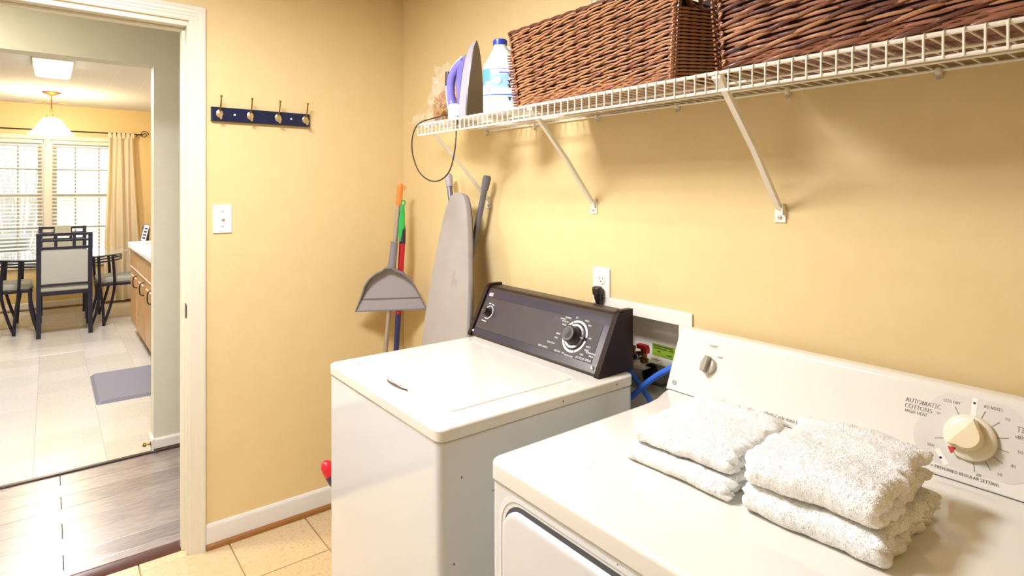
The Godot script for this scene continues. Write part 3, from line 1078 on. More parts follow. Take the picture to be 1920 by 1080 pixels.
	b = MB.new(); b.xf = fr * Transform3D(Basis(Vector3.BACK, deg_to_rad(-60)), Vector3(dial.x - 0.0215, dial.y - 0.0275, 0))
	b.extrude(PackedVector2Array([Vector2(-0.006, -0.0035), Vector2(0.006, -0.0035), Vector2(0.0, 0.008)]), 0.008, 0.0142)
	obj("red_pointer", b, mat("c81f33", 0.4), dl)
	# small start knob
	var kn: Vector2 = at.call(1.751, 0.9905)
	out = fr * Transform3D(Basis(Vector3(1, 0, 0), PI / 2), Vector3(kn.x, kn.y, 0))
	b = MB.new(); b.xf = out
	b.lathe([Vector2(0.0205, 0.0), Vector2(0.0205, 0.005), Vector2(0.0195, 0.009), Vector2(0.016, 0.0115), Vector2(0.001, 0.012)], Vector3.ZERO, 36)
	var sk := obj("start_knob", b, mat("b9b3a4", 0.3, 0.35), t)
	b = MB.new(); b.xf = fr * Transform3D(Basis(Vector3.BACK, deg_to_rad(-8)), Vector3(kn.x, kn.y, 0))
	b.plate(PackedVector2Array([Vector2(-0.006, -0.017), Vector2(0.006, -0.017), Vector2(0.0062, 0.016), Vector2(0.004, 0.0215), Vector2(-0.004, 0.0215), Vector2(-0.0062, 0.016)]), 0.008, 0.025, 0.002)
	obj("grip", b, mat("a59f90", 0.3, 0.35), sk)
	letters("START", 0.0062, fr, at.call(1.752, 1.035), ink, t)
	letters("START", 0.0045, fr, at.call(1.776, 1.014), ink, t)
	letters("AUTOMATIC", 0.0074, fr, at.call(2.196, 1.0225), ink, t)
	letters("COTTONS", 0.0074, fr, at.call(2.19, 1.0125), ink, t)
	letters("HIGH HEAT", 0.0052, fr, at.call(2.187, 1.004), ink, t)
	letters("TIMED", 0.0085, fr, at.call(2.349, 1.018), ink, t)
	letters("HIGH HEAT", 0.0052, fr, at.call(2.352, 1.007), ink, t)
	letters("LESS DRY", 0.0045, fr, dial + Vector2(-0.032, 0.054), ink, t)
	letters("80 MINS", 0.005, fr, dial + Vector2(0.027, 0.059), ink, t)
	var k := 0
	for e in [[0.047, 0.046], [0.0625, 0.021], [0.0675, -0.0015], [0.0605, -0.0265], [0.044, -0.0455], [0.0165, -0.0565]]:
		letters(["70", "60", "50", "40", "30", "20"][k], 0.0045, fr, dial + Vector2(e[0], e[1]), ink, t)
		k += 1
	letters("50", 0.004, fr, dial + Vector2(-0.05, 0.028), ink, t)
	letters("DRY", 0.0045, fr, dial + Vector2(-0.055, -0.03), ink, t)
	letters("* = PREFERRED REGULAR SETTING", 0.0048, fr, dial + Vector2(-0.006, -0.0635), ink, t)
	letters("Multi-Cycle Auto Dry", 0.0065, fr, at.call(1.95, 0.9285), ink, t)
	# round maker's emblem in the corner
	var em: Vector2 = at.call(1.668, 0.9335)
	b = MB.new(); b.xf = fr * Transform3D(Basis(Vector3(1, 0, 0), PI / 2), Vector3(em.x, em.y, 0))
	annulus(b, 0.0048, 0.0058, 0.0004, 0.0012, 24)
	obj("emblem", b, ink, t)
	letters("GE", 0.0056, fr, em, ink, t, "emblem_lettering")
	# specks on the worn enamel
	for s in [[1.83, 0.585], [1.825, 0.57], [1.935, 0.44]]:
		b = MB.new()
		b.lathe([Vector2(0.0022, 0.0), Vector2(0.0015, 0.0006), Vector2(0.0001, 0.0007)], Vector3(s[0], 0.9149, s[1]), 7, 0.6)
		obj("stain", b, mat("c2a866", 0.6), t)
	for s in [[1.69, 0.853], [1.79, 0.832], [1.935, 0.83], [1.94, 0.826], [2.0, 0.868]]:
		b = MB.new()
		b.bb(Vector3(s[0], s[1], 0.7015), Vector3(s[0] + 0.0022, s[1] + 0.0022, 0.7036))
		obj("enamel_chip", b, mat("5a564f", 0.6), t)


# ---------------------------------------------------------------- wire shelf
func wire_shelf() -> void:
	var xa := 0.69
	var xb := 2.62
	var y := 1.657
	var t := thing("wire_shelf", "long white wire shelf with a lipped front edge on the yellow wall", "shelf", Vector3(xa, y, 0.0))
	var m: Material = M("wire")
	var rod := func(called: String, pts: Array, r: float) -> void:
		var b := MB.new(); b.tube(pts, r, 8)
		obj(called, b, m, t)
	rod.call("front_rail", [Vector3(xa, y, 0.3), Vector3(xb, y, 0.3)], 0.0042)
	rod.call("lip_rail", [Vector3(xa, 1.620, 0.303), Vector3(xb, 1.620, 0.303)], 0.0034)
	rod.call("back_rail", [Vector3(0.72, y - 0.004, 0.006), Vector3(xb, y - 0.004, 0.006)], 0.0034)
	rod.call("middle_rail", [Vector3(xa + 0.01, y - 0.0055, 0.1), Vector3(xb, y - 0.0055, 0.1)], 0.003)
	rod.call("middle_rail", [Vector3(xa + 0.01, y - 0.0055, 0.2), Vector3(xb, y - 0.0055, 0.2)], 0.003)
	# bent cross wires, over the front rail and down to the lip
	var b := MB.new()
	b.tube([Vector3(0, -0.0005, 0.004), Vector3(0, 0.0, 0.15), Vector3(0, 0.0015, 0.288), Vector3(0, 0.0042, 0.299), Vector3(0, 0.002, 0.3045), Vector3(0, -0.006, 0.3062), Vector3(0, -0.0395, 0.3062)], 0.0019, 6)
	var sh := b.mesh()
	var n := int((xb - xa) / 0.0254)
	for i in n + 1:
		piece(sh, "wire", Vector3(xa + 0.001 + 0.0254 * i, y, 0), m, t)
	# clips that hold the back rail
	b = MB.new()
	b.rbox(Vector3(0, 0.0, 0.008), Vector3(0.011, 0.014, 0.016), 0.004, 0.003, 2)
	b.tube([Vector3(0, -0.002, 0.001), Vector3(0, -0.013, 0.001), Vector3(0, -0.013, 0.008)], 0.005, 8)
	var clip := b.mesh()
	b = MB.new(); b.tube([Vector3(0, -0.0135, 0.006), Vector3(0, -0.0135, 0.011)], 0.0042, 8)
	var scr := b.mesh()
	for x in [0.70, 0.995, 1.296, 1.596, 1.904, 2.201, 2.5]:
		piece(clip, "clip", Vector3(x, y - 0.006, 0.0), M("white_plastic"), t)
		piece(scr, "screw", Vector3(x, y - 0.006, 0.0), M("steel"), t)
	# braces
	var spots := [[0.709, 0.735, 1.372, "white shelf brace at the end near the ironing board"], [1.279, 1.315, 1.368, "white shelf brace above the washing machine console"], [1.884, 1.905, 1.366, "white shelf brace over the dryer"]]
	for s in spots:
		var xf: float = s[0]
		var xt: float = s[1]
		var yf: float = s[2]
		var r := thing("shelf_brace", s[3], "shelf bracket", Vector3(xf, yf, 0.0), 0.0, "braces under the wire shelf")
		b = MB.new()
		# folded strip: wide leaf at the rail, long channel, foot on the wall
		var w := [0.016, 0.014, 0.0085, 0.0085, 0.0085, 0.0085]
		var pts := [Vector3(xt, y + 0.001, 0.297), Vector3(xt, y - 0.008, 0.296), Vector3(lerpf(xf, xt, 0.9), lerpf(yf, y, 0.88), 0.262), Vector3(lerpf(xf, xt, 0.5), lerpf(yf, y, 0.5), 0.14), Vector3(xf, yf + 0.022, 0.018), Vector3(xf, yf + 0.012, 0.006)]
		var rings := []
		for i in pts.size():
			var d: Vector3 = (pts[mini(i + 1, pts.size() - 1)] - pts[maxi(i - 1, 0)]).normalized()
			var sd := (Vector3.RIGHT - d * d.x).normalized()
			var u := sd.cross(d).normalized()
			var hw: float = w[i]
			rings.append(PackedVector3Array([pts[i] + sd * hw + u * 0.004, pts[i] + sd * hw * 0.75 - u * 0.004, pts[i] - sd * hw * 0.75 - u * 0.004, pts[i] - sd * hw + u * 0.004]))
		b.loft(rings)
		obj("strut", b, m, r, false, 30.0)
		b = MB.new()
		b.xf = Transform3D(Basis(), Vector3(xf, yf, 0))
		b.plate(PackedVector2Array([Vector2(-0.0135, -0.022), Vector2(0.0135, -0.022), Vector2(0.014, 0.006), Vector2(0.009, 0.024), Vector2(-0.009, 0.024), Vector2(-0.0135, 0.006)]), 0.0, 0.004, 0.001)
		b.bb(Vector3(0.009, -0.004, 0.002), Vector3(0.0115, 0.024, 0.014))
		obj("foot_plate", b, m, r)
		b = MB.new()
		b.xf = Transform3D(Basis(Vector3(1, 0, 0), PI / 2), Vector3(xf, yf - 0.01, 0.003))
		b.lathe([Vector2(0.0052, 0.0), Vector2(0.005, 0.002), Vector2(0.003, 0.0035), Vector2(0.0005, 0.0037)], Vector3.ZERO, 10)
		obj("screw", b, M("steel"), r)


# ---------------------------------------------------------------- wicker baskets
func rod_mesh(length: float, rise: float, steep: bool, r: float) -> ArrayMesh:
	# steep rods start blunt on the outside and dive in; shallow ones come out thin and end blunt
	var b := MB.new()
	var zs := [0.0035, 0.0062, 0.0066, 0.0052, 0.0015, -0.0035] if steep else [-0.0035, 0.0012, 0.0042, 0.0058, 0.0054, 0.0035]
	var rs := [0.6, 1.0, 1.05, 1.0, 0.9, 0.7] if steep else [0.45, 0.8, 1.0, 1.05, 1.0, 0.65]
	var pts := []
	var rad := []
	for i in 6:
		var u := i / 5.0
		pts.append(Vector3((u - 0.5) * length, rise * (u - 0.5), zs[i]))
		rad.append(r * rs[i])
	b.tube(pts, rad, 6)
	return b.mesh(60.0)

func baskets() -> void:
	var list := [
		[1.247, 1.792, 1.203, 1.806, 0.283, 0.078, 0.222, "tan-brown wicker basket standing beside the white bleach bottle on the shelf", 0.040],
		[1.912, 2.50, 1.893, 2.54, 0.292, 0.078, 0.222, "darker reddish-brown wicker basket on the shelf above the dryer", 0.050]]
	for n in 2:
		var L: Array = list[n]
		var yb := 1.6635
		var h: float = L[6]
		var t := thing("wicker_basket", L[7], "basket", Vector3((L[0] + L[1]) / 2, yb, 0.16), 0.0, "wicker baskets on the wire shelf")
		# thin shell behind the weave: front, back, two sides, bottom
		var xl: float = L[0]
		var xr: float = L[1]
		var xlt: float = L[2]
		var xrt: float = L[3]
		var zf: float = L[4]
		var zb: float = L[5]
		var b := MB.new()
		var ring := func(y: float, inn: float) -> PackedVector3Array:
			var u := y / h
			return PackedVector3Array([Vector3(lerpf(xl, xlt, u) + inn, yb + y, zb + inn), Vector3(lerpf(xr, xrt, u) - inn, yb + y, zb + inn), Vector3(lerpf(xr, xrt, u) - inn, yb + y, zf - inn), Vector3(lerpf(xl, xlt, u) + inn, yb + y, zf - inn)])
		b.loft([ring.call(0.004, 0.004), ring.call(h - 0.04, 0.004), ring.call(h - 0.04, 0.009), ring.call(0.01, 0.009)], true, true)
		for zz in [[zf - 0.005, zf - 0.009], [zb + 0.009, zb + 0.005]]:
			b.loft([PackedVector3Array([Vector3(xl + 0.004, yb + 0.004, zz[1]), Vector3(xr - 0.004, yb + 0.004, zz[1]), Vector3(xr - 0.004, yb + 0.004, zz[0]), Vector3(xl + 0.004, yb + 0.004, zz[0])]), PackedVector3Array([Vector3(xlt + 0.004, yb + h, zz[1]), Vector3(xrt - 0.004, yb + h, zz[1]), Vector3(xrt - 0.004, yb + h, zz[0]), Vector3(xlt + 0.004, yb + h, zz[0])])])
		obj("shell", b, M("wicker_back"), t)
		# rim: two twisted rods; the side rims dip for the hand
		b = MB.new()
		for k in 2:
			var pts := []
			for i in 49:
				var u := i / 48.0
				var a := u * 40.0 + k * PI
				pts.append(Vector3(lerpf(xlt, xrt, u), yb + h + sin(a) * 0.003, zf + cos(a) * 0.003))
			b.tube(pts, 0.0042, 6)
		for k in 2:
			var pts := []
			for i in 41:
				var u := i / 40.0
				var a := u * 30.0 + k * PI
				pts.append(Vector3(lerpf(xlt, xrt, u), yb + h + sin(a) * 0.003, zb + cos(a) * 0.003))
			b.tube(pts, 0.0042, 6)
		for x in [xlt, xrt]:
			for k in 2:
				var pts := []
				for i in 25:
					var u := i / 24.0
					var a := u * 20.0 + k * PI
					pts.append(Vector3(x + cos(a) * 0.003, yb + h + sin(a) * 0.003 - 0.055 * smoothstep(0.0, 0.18, u) * smoothstep(1.0, 0.82, u), lerpf(zf, zb, u)))
				b.tube(pts, 0.0042, 6)
			# hand loop over the dip
			var lp := []
			for i in 13:
				var u := i / 12.0
				lp.append(Vector3(x, yb + h - 0.05 + 0.075 * pow(sin(PI * u), 0.5), lerpf(zf - 0.075, zb + 0.075, u)))
			b.tube(lp, 0.0058, 7)
		obj("rim", b, M("wicker_dark"), t)
		# upright stakes at the corners
		for s in [[xr, xrt, zf], [xl, xlt, zf], [xr, xrt, zb], [xl, xlt, zb]]:
			b = MB.new(); b.tube([Vector3(s[0], yb, s[2] - 0.002), Vector3(s[1], yb + h, s[2] - 0.002)], 0.005, 7)
			obj("stake", b, M("wicker_dark"), t)
		# front weave: each visible rod is its own piece, the smallest ones in one part
		var sp: float = L[8]
		var pitch := 0.0079 if n == 0 else 0.0096
		var rr := 0.0027 if n == 0 else 0.0035
		var shapes := [rod_mesh(sp * 1.75, 0.016, true, rr * 1.1), rod_mesh(sp * 1.6, 0.001, false, rr), rod_mesh(sp * 1.65, 0.003, false, rr * 0.95)]
		var rows := int((h - 0.006) / pitch)
		var cols := int((xr - xl) / sp)
		var done := 0
		var rest := MB.new()
		var tone := [M("wicker_light"), M("wicker_light"), M("wicker"), M("wicker_light")] if n == 0 else [M("wicker"), M("wicker"), M("wicker_dark"), M("wicker_light")]
		var order := []
		for r in rows:
			for c in cols: order.append([r, c])
		if n == 1: order.sort_custom(func(a, q): return a[0] < q[0] if a[0] != q[0] else a[1] < q[1])
		for e in order:
			var r: int = e[0]
			var c: int = e[1]
			var y := 0.006 + pitch * (r + 1.5 * (c % 2)) + rng.randf_range(-0.0008, 0.0008)
			if y > h - 0.004: continue
			var u := y / h
			var x := lerpf(lerpf(xl, xlt, u), lerpf(xr, xrt, u), (c + 0.5) / cols)
			x = clampf(x, lerpf(xl, xlt, u) + sp * 0.85, lerpf(xr, xrt, u) - sp * 0.85)
			var tilt := rng.randf_range(-0.03, 0.03)
			if done < 296 and not (n == 0 and r % 3 == 2 and c < 10):
				var o := MeshInstance3D.new()
				o.mesh = shapes[r % 3]
				o.material_override = tone[rng.randi() % 4]
				o.name = "rod"
				t.add_child(o, true)
				o.position = Vector3(x, yb + y, zf + 0.002) - t.position
				o.rotation.z = tilt
				done += 1
			else:
				rest.xf = Transform3D(Basis(Vector3.BACK, tilt), Vector3(x, yb + y, zf + 0.002))
				if r % 3 == 0:
					rest.tube([Vector3(-sp * 0.87, -0.0065, 0.0035), Vector3(-sp * 0.4, -0.003, 0.0064), Vector3(0.1 * sp, 0.001, 0.0058), Vector3(sp * 0.87, 0.0065, -0.0035)], [rr * 0.6, rr, rr, rr * 0.7], 6)
				else:
					rest.tube([Vector3(-sp * 0.8, -0.001, -0.0035), Vector3(-sp * 0.3, 0, 0.003), Vector3(0.2 * sp, 0.0, 0.0058), Vector3(sp * 0.8, 0.001, 0.0035)], [rr * 0.45, rr * 0.85, rr, rr * 0.65], 6)
		# sides, back and bottom
		rest.xf = Transform3D()
		for side in 2:
			var sgn := -1.0 if side == 0 else 1.0
			for r in rows:
				for c in 6:
					var y := 0.006 + pitch * (r + 0.5 * (c % 2))
					if y > h - 0.06: continue
					var u := y / h
					var x := (lerpf(xl, xlt, u) if side == 0 else lerpf(xr, xrt, u)) + sgn * 0.002
					var z := lerpf(zf, zb, (c + 0.5) / 6.0)
					rest.tube([Vector3(x - sgn * 0.002, yb + y - 0.005, z + 0.036), Vector3(x + sgn * (0.005 if side == 1 else 0.001), yb + y, z), Vector3(x - sgn * 0.002, yb + y + 0.006, z - 0.036)], [rr * 0.8, rr, rr * 0.6], 5)
		for r in rows:
			for c in int(cols / 2.0):
				var y := 0.006 + pitch * r
				var u := y / h
				var x := lerpf(lerpf(xl, xlt, u), lerpf(xr, xrt, u), (c + 0.5) / (cols / 2.0))
				rest.tube([Vector3(maxf(x - sp * 1.2, xl + 0.004), yb + y - 0.004, zb), Vector3(x, yb + y, zb - 0.006), Vector3(minf(x + sp * 1.2, xr - 0.004), yb + y + 0.004, zb)], rr, 5)
		for q in 3:
			for k in 2:
				var pts := []
				for i in 41:
					var u := i / 40.0
					var a := u * 60.0 + k * PI + q
					pts.append(Vector3(lerpf(xl, xr, u), yb + 0.0045 + 0.0062 * q + sin(a) * 0.0018, zf + 0.003 + cos(a) * 0.0022))
				rest.tube(pts, 0.0026, 5)
		for c in int((zf - zb) / 0.012):
			var z := zb + 0.008 + 0.012 * c
			var pts := []
			for i in 15:
				pts.append(Vector3(lerpf(xl + 0.006, xr - 0.006, i / 14.0), yb + 0.003 + 0.0022 * sin(i * PI + c * PI), z))
			rest.tube(pts, 0.0042, 5)
		var st := obj("woven_rods", rest, M("wicker_light") if n == 0 else M("wicker"), t, false, 60.0)
		st.set_meta("kind", "stuff")
		# lashing at the front corners: short crossing rods
		var cs := [rod_mesh(0.021, 0.004, false, 0.0032)]
		for r in int(rows * 0.98):
			for s in [[xr, xrt, 1.0], [xl, xlt, -1.0]]:
				var y := 0.006 + pitch * r
				var o := MeshInstance3D.new()
				o.mesh = cs[0]
				o.material_override = M("wicker_light") if rng.randf() < 0.5 else M("wicker")
				o.name = "corner_rod"
				t.add_child(o, true)
				o.position = Vector3(lerpf(s[0], s[1], y / h) - s[2] * 0.011, yb + y, zf + 0.002) - t.position
				o.rotation = Vector3(0, s[2] * 0.6, 0.5 if r % 2 == 0 else -0.3)
	# folded cloth hanging out of the gap, seen over the side of the first basket
	var cl := MB.new()
	var rings := []
	for i in 9:
		var u := i / 8.0
		rings.append(PackedVector3Array([Vector3(1.30 + 0.42 * u, 1.70 + 0.10 * (1 + 0.2 * sin(u * 9.0)), 0.075), Vector3(1.30 + 0.42 * u, 1.70 + 0.12 * (1 + 0.2 * sin(u * 9.0 + 1)), 0.16), Vector3(1.30 + 0.42 * u, 1.70 + 0.10 * (1 + 0.2 * sin(u * 7.0)), 0.262), Vector3(1.30 + 0.42 * u, 1.68, 0.262), Vector3(1.30 + 0.42 * u, 1.68, 0.075)]))
	cl.loft(rings)
	tag(obj("folded_cloth", cl, mat("cfc6b4", 0.9)), "pale folded cloth lying inside the wicker basket by the bleach bottle", "cloth")


# ---------------------------------------------------------------- things on the shelf
func oval(b: MB, prof: Array, c: Vector3, rot: float, n := 32, pw := 2.6) -> void:
	# prof: [y, half width, half depth, shift]
	var rings := []
	var bs := Basis(Vector3.UP, rot)
	for e in prof:
		var o := PackedVector3Array()
		for k in n:
			var a := TAU * k / n
			var x: float = signf(cos(a)) * pow(absf(cos(a)), 2.0 / pw) * e[1] + (e[3] if e.size() > 3 else 0.0)
			var z: float = signf(sin(a)) * pow(absf(sin(a)), 2.0 / pw) * e[2]
			o.append(c + bs * Vector3(x, e[0], z))
		rings.append(o)
	b.loft(rings)

func patch(b: MB, a0: float, a1: float, y0: float, y1: float, hw: float, hd: float, c: Vector3, rot: float, eps: float, pw := 2.6) -> void:
	# thin skin on the upright part of an oval bottle
	var bs := Basis(Vector3.UP, rot)
	var rings := []
	var n := maxi(2, int((a1 - a0) / 0.12))
	for i in n + 1:
		var a := lerpf(a0, a1, float(i) / n)
		var dirx := signf(cos(a)) * pow(absf(cos(a)), 2.0 / pw)
		var dirz := signf(sin(a)) * pow(absf(sin(a)), 2.0 / pw)
		var i0 := bs * Vector3(dirx * (hw + eps * 0.2), 0, dirz * (hd + eps * 0.2))
		var o0 := bs * Vector3(dirx * (hw + eps), 0, dirz * (hd + eps))
		rings.append(PackedVector3Array([c + i0 + Vector3.UP * y0, c + o0 + Vector3.UP * y0, c + o0 + Vector3.UP * y1, c + i0 + Vector3.UP * y1]))
	b.loft(rings)

func shelf_things() -> void:
	var ys := 1.6595
	# bleach bottle
	var c := Vector3(1.068, ys, 0.205)
	var rot := deg_to_rad(52)      # broad side to the room
	var t := thing("bleach_bottle", "white plastic bleach bottle with a blue cap and a blue and white label", "bottle", c)
	var b := MB.new()
	oval(b, [[0.0, 0.055, 0.036], [0.004, 0.060, 0.040], [0.02, 0.064, 0.043], [0.03, 0.0645, 0.0435], [0.034, 0.0635, 0.0425], [0.038, 0.0635, 0.0425], [0.148, 0.0635, 0.0425], [0.152, 0.0645, 0.0435], [0.160, 0.063, 0.043], [0.172, 0.057, 0.040], [0.185, 0.046, 0.035, -0.003], [0.20, 0.034, 0.029, -0.006], [0.213, 0.026, 0.024, -0.008], [0.222, 0.021, 0.021, -0.009], [0.236, 0.0195, 0.0195, -0.009]], c, rot)
	var m := mat("f4f1ec", 0.35).duplicate()
	m.subsurf_scatter_enabled = true; m.subsurf_scatter_strength = 0.05
	obj("bottle", b, m, t)
	# grip loop at the shoulder
	b = MB.new()
	var bx := Basis(Vector3.UP, rot)
	var loop := []
	for e in [[0.014, 0.222], [0.030, 0.216], [0.043, 0.2], [0.052, 0.182], [0.056, 0.165], [0.055, 0.15]]: loop.append(c + bx * Vector3(e[0], e[1], 0))
	b.tube(spline(loop, 4), 0.0085, 10)
	obj("handle", b, m, t)
	b = MB.new(); b.lathe([Vector2(0.0215, 0.0), Vector2(0.0225, 0.001), Vector2(0.0225, 0.016), Vector2(0.021, 0.0185), Vector2(0.002, 0.019)], c + bx * Vector3(-0.009, 0.229, 0), 28)
	var cap := obj("cap", b, mat("3447c0", 0.3), t)
	b = MB.new()
	for k in 28:
		var a := TAU * k / 28
		b.xf = Transform3D(Basis(Vector3.UP, -a), c + bx * Vector3(-0.009, 0.229, 0))
		b.bb(Vector3(0.0222, 0.001, -0.0007), Vector3(0.0231, 0.015, 0.0007))
	obj("cap_rib", b, mat("3447c0", 0.3), cap)
	var A := PI / 2              # the middle of the broad side, towards the room
	var pt := func(called: String, a0: float, a1: float, y0: float, y1: float, eps: float, hex: String) -> void:
		var q := MB.new(); patch(q, A + a0, A + a1, y0, y1, 0.0635, 0.0425, c, rot, eps)
		obj(called, q, mat(hex, 0.35), t)
	pt.call("label", -1.75, 1.75, 0.038, 0.148, 0.0006, "e9edf3")
	pt.call("label_band", -1.75, 1.75, 0.1465, 0.1482, 0.0009, "6d6aa8")
	pt.call("label_band", -1.75, 1.75, 0.063, 0.0665, 0.0009, "4d6fc0")
	pt.call("label_band", -1.75, 0.1, 0.1330, 0.1365, 0.0009, "3656b8")
	pt.call("label_field", 0.55, 1.75, 0.108, 0.146, 0.0009, "5a9fdc")
	pt.call("label_field", 0.95, 1.75, 0.085, 0.108, 0.0009, "5a9fdc")
	pt.call("label_field", -0.2, 0.55, 0.088, 0.130, 0.0009, "9fcbe6")
	pt.call("label_field", -1.75, 0.2, 0.041, 0.062, 0.0009, "cfe0f2")
	for e in [[-0.30, 0.125], [-0.30, 0.103], [-0.30, 0.09], [-0.30, 0.05]]:
		pt.call("label_icon", e[0] - 0.05, e[0] + 0.14, e[1] + 0.0035, e[1] + 0.0065, 0.0011, "2b3550")
		pt.call("label_icon", e[0], e[0] + 0.09, e[1] - 0.004, e[1] + 0.0036, 0.0011, "2b3550")
		pt.call("label_icon", e[0] - 0.19, e[0] - 0.14, e[1] - 0.001, e[1] + 0.0015, 0.0011, "2b3550")
		pt.call("label_icon", e[0] - 0.46, e[0] - 0.27, e[1] - 0.0045, e[1] + 0.006, 0.0011, "3a4666")
		pt.call("label_icon", e[0] - 0.42, e[0] - 0.31, e[1] - 0.0022, e[1] + 0.0035, 0.0013, "dfe7f2")
	# round white spots on the label
	for e in [[0.17, 0.110, 0.012, "eef4f8"], [0.86, 0.086, 0.013, "f2f0ee"]]:
		var q := MB.new()
		var a: float = A + e[0]
		var dirx := signf(cos(a)) * pow(absf(cos(a)), 2.0 / 2.6)
		var dirz := signf(sin(a)) * pow(absf(sin(a)), 2.0 / 2.6)
		var nrm := bx * Vector3(cos(a) / 0.0635, 0, sin(a) / 0.0425).normalized()
		q.xf = Transform3D(Basis(Quaternion(Vector3.UP, nrm)), c + bx * Vector3(dirx * 0.0640, 0, dirz * 0.0430) + Vector3.UP * e[1])
		q.lathe([Vector2(e[2], -0.002), Vector2(e[2], 0.0012), Vector2(0.0004, 0.0016)], Vector3.ZERO, 24)
		obj("label_spot", q, mat(e[3], 0.35), t)

	# steam iron stood on its heel
	iron(Vector3(0.925, ys, 0.215))

	# clear bag of tan crumbs
	var bag := thing("plastic_bag", "crumpled clear plastic bag of tan crumbs beside the iron", "plastic bag", Vector3(0.70, ys, 0.17))
	var film := StandardMaterial3D.new()
	film.albedo_color = Color(0.98, 0.93, 0.86, 0.10)
	film.transparency = BaseMaterial3D.TRANSPARENCY_ALPHA
	film.roughness = 0.12
	var nz := FastNoiseLite.new()
	nz.seed = 5; nz.frequency = 14.0; nz.fractal_octaves = 3
	blob(bag, "film", film, Vector3(0.705, ys + 0.08, 0.18), Vector3(0.105, 0.086, 0.064), nz, 0.45, 26)
	blob(bag, "film", film, Vector3(0.68, ys + 0.165, 0.18), Vector3(0.07, 0.062, 0.035), nz, 0.7, 22)
	blob(bag, "film", film, Vector3(0.565, ys + 0.035, 0.19), Vector3(0.10, 0.026, 0.035), nz, 0.7, 22)
	blob(bag, "heap", mottled(["9c6a34", "c99450", "b07a3e", "8a5a2a"], 0.06, Vector3(9, 9, 9), 0.7, 0.4, 4, 111), Vector3(0.715, ys + 0.062, 0.18), Vector3(0.085, 0.068, 0.05), nz, 0.3, 22)
	b = MB.new()
	for k in 420:
		var d := Vector3(rng.randfn(), rng.randfn() * 0.9, rng.randfn()).normalized()
		var s := Vector3(0.715, ys + 0.062, 0.18) + d * Vector3(0.087, 0.070, 0.052) * rng.randf_range(0.9, 1.08)
		if s.y < ys + 0.004: continue
		var e := Vector3(rng.randf_range(-1, 1), rng.randf_range(-1, 1), rng.randf_range(-1, 1)).normalized() * rng.randf_range(0.006, 0.013)
		b.tube([s - e, s + d * 0.004, s + e], 0.0021, 5)
	var st := obj("crumbs", b, mottled(["a8702f", "d6a055", "c28a43"], 0.05, Vector3(14, 14, 14), 0.6, 0.0, 3, 112), bag)
	st.set_meta("kind", "stuff")
	blob(bag, "yellow_packet", mat("dba02c", 0.4), Vector3(0.775, ys + 0.065, 0.185), Vector3(0.024, 0.062, 0.022), nz, 0.3, 16)

	# clear jug behind the first basket
	var jug := thing("clear_jug", "clear glass jug with a narrow neck behind the wicker basket", "jug", Vector3(1.315, ys, 0.0))
	b = MB.new()
	b.lathe([Vector2(0.03, 0.0), Vector2(0.05, 0.004), Vector2(0.052, 0.02), Vector2(0.052, 0.23), Vector2(0.05, 0.262), Vector2(0.043, 0.285), Vector2(0.03, 0.302), Vector2(0.018, 0.315), Vector2(0.015, 0.325), Vector2(0.015, 0.36), Vector2(0.012, 0.36)], Vector3(1.375, ys, 0.0) + Vector3(-0.055, 0, 0.0), 32, 0.0 + 0.62)
	jug.position.z = 0.036
	var gm := StandardMaterial3D.new()
	gm.albedo_color = Color(0.93, 0.92, 0.84, 0.35)
	gm.transparency = BaseMaterial3D.TRANSPARENCY_ALPHA
	gm.roughness = 0.08
	obj("glass", b, gm, jug, true)
	jug.get_child(0).position = Vector3(-1.32, -ys, 0)
	b = MB.new(); b.lathe([Vector2(0.0165, 0.0), Vector2(0.0165, 0.02), Vector2(0.014, 0.023), Vector2(0.001, 0.0235)], Vector3(0, 0.352, 0), 24, 0.9)
	obj("cap", b, mat("b9893f", 0.35), jug, true)

func blob(parent: Node3D, called: String, m: Material, c: Vector3, r: Vector3, nz: FastNoiseLite, amp: float, n: int) -> void:
	var b := MB.new()
	var rings := []
	for i in range(1, n):
		var th := PI * i / n
		var o := PackedVector3Array()
		for k in n * 2:
			var ph := TAU * k / (n * 2)
			var d := Vector3(sin(th) * cos(ph), cos(th), sin(th) * sin(ph))
			var g := 1.0 + amp * nz.get_noise_3dv(d * 0.12 + c)
			var v := c + d * r * g
			v.y = maxf(v.y, 1.6615)
			o.append(v)
		rings.append(o)
	b.loft(rings)
	obj(called, b, m, parent, false, 35.0)

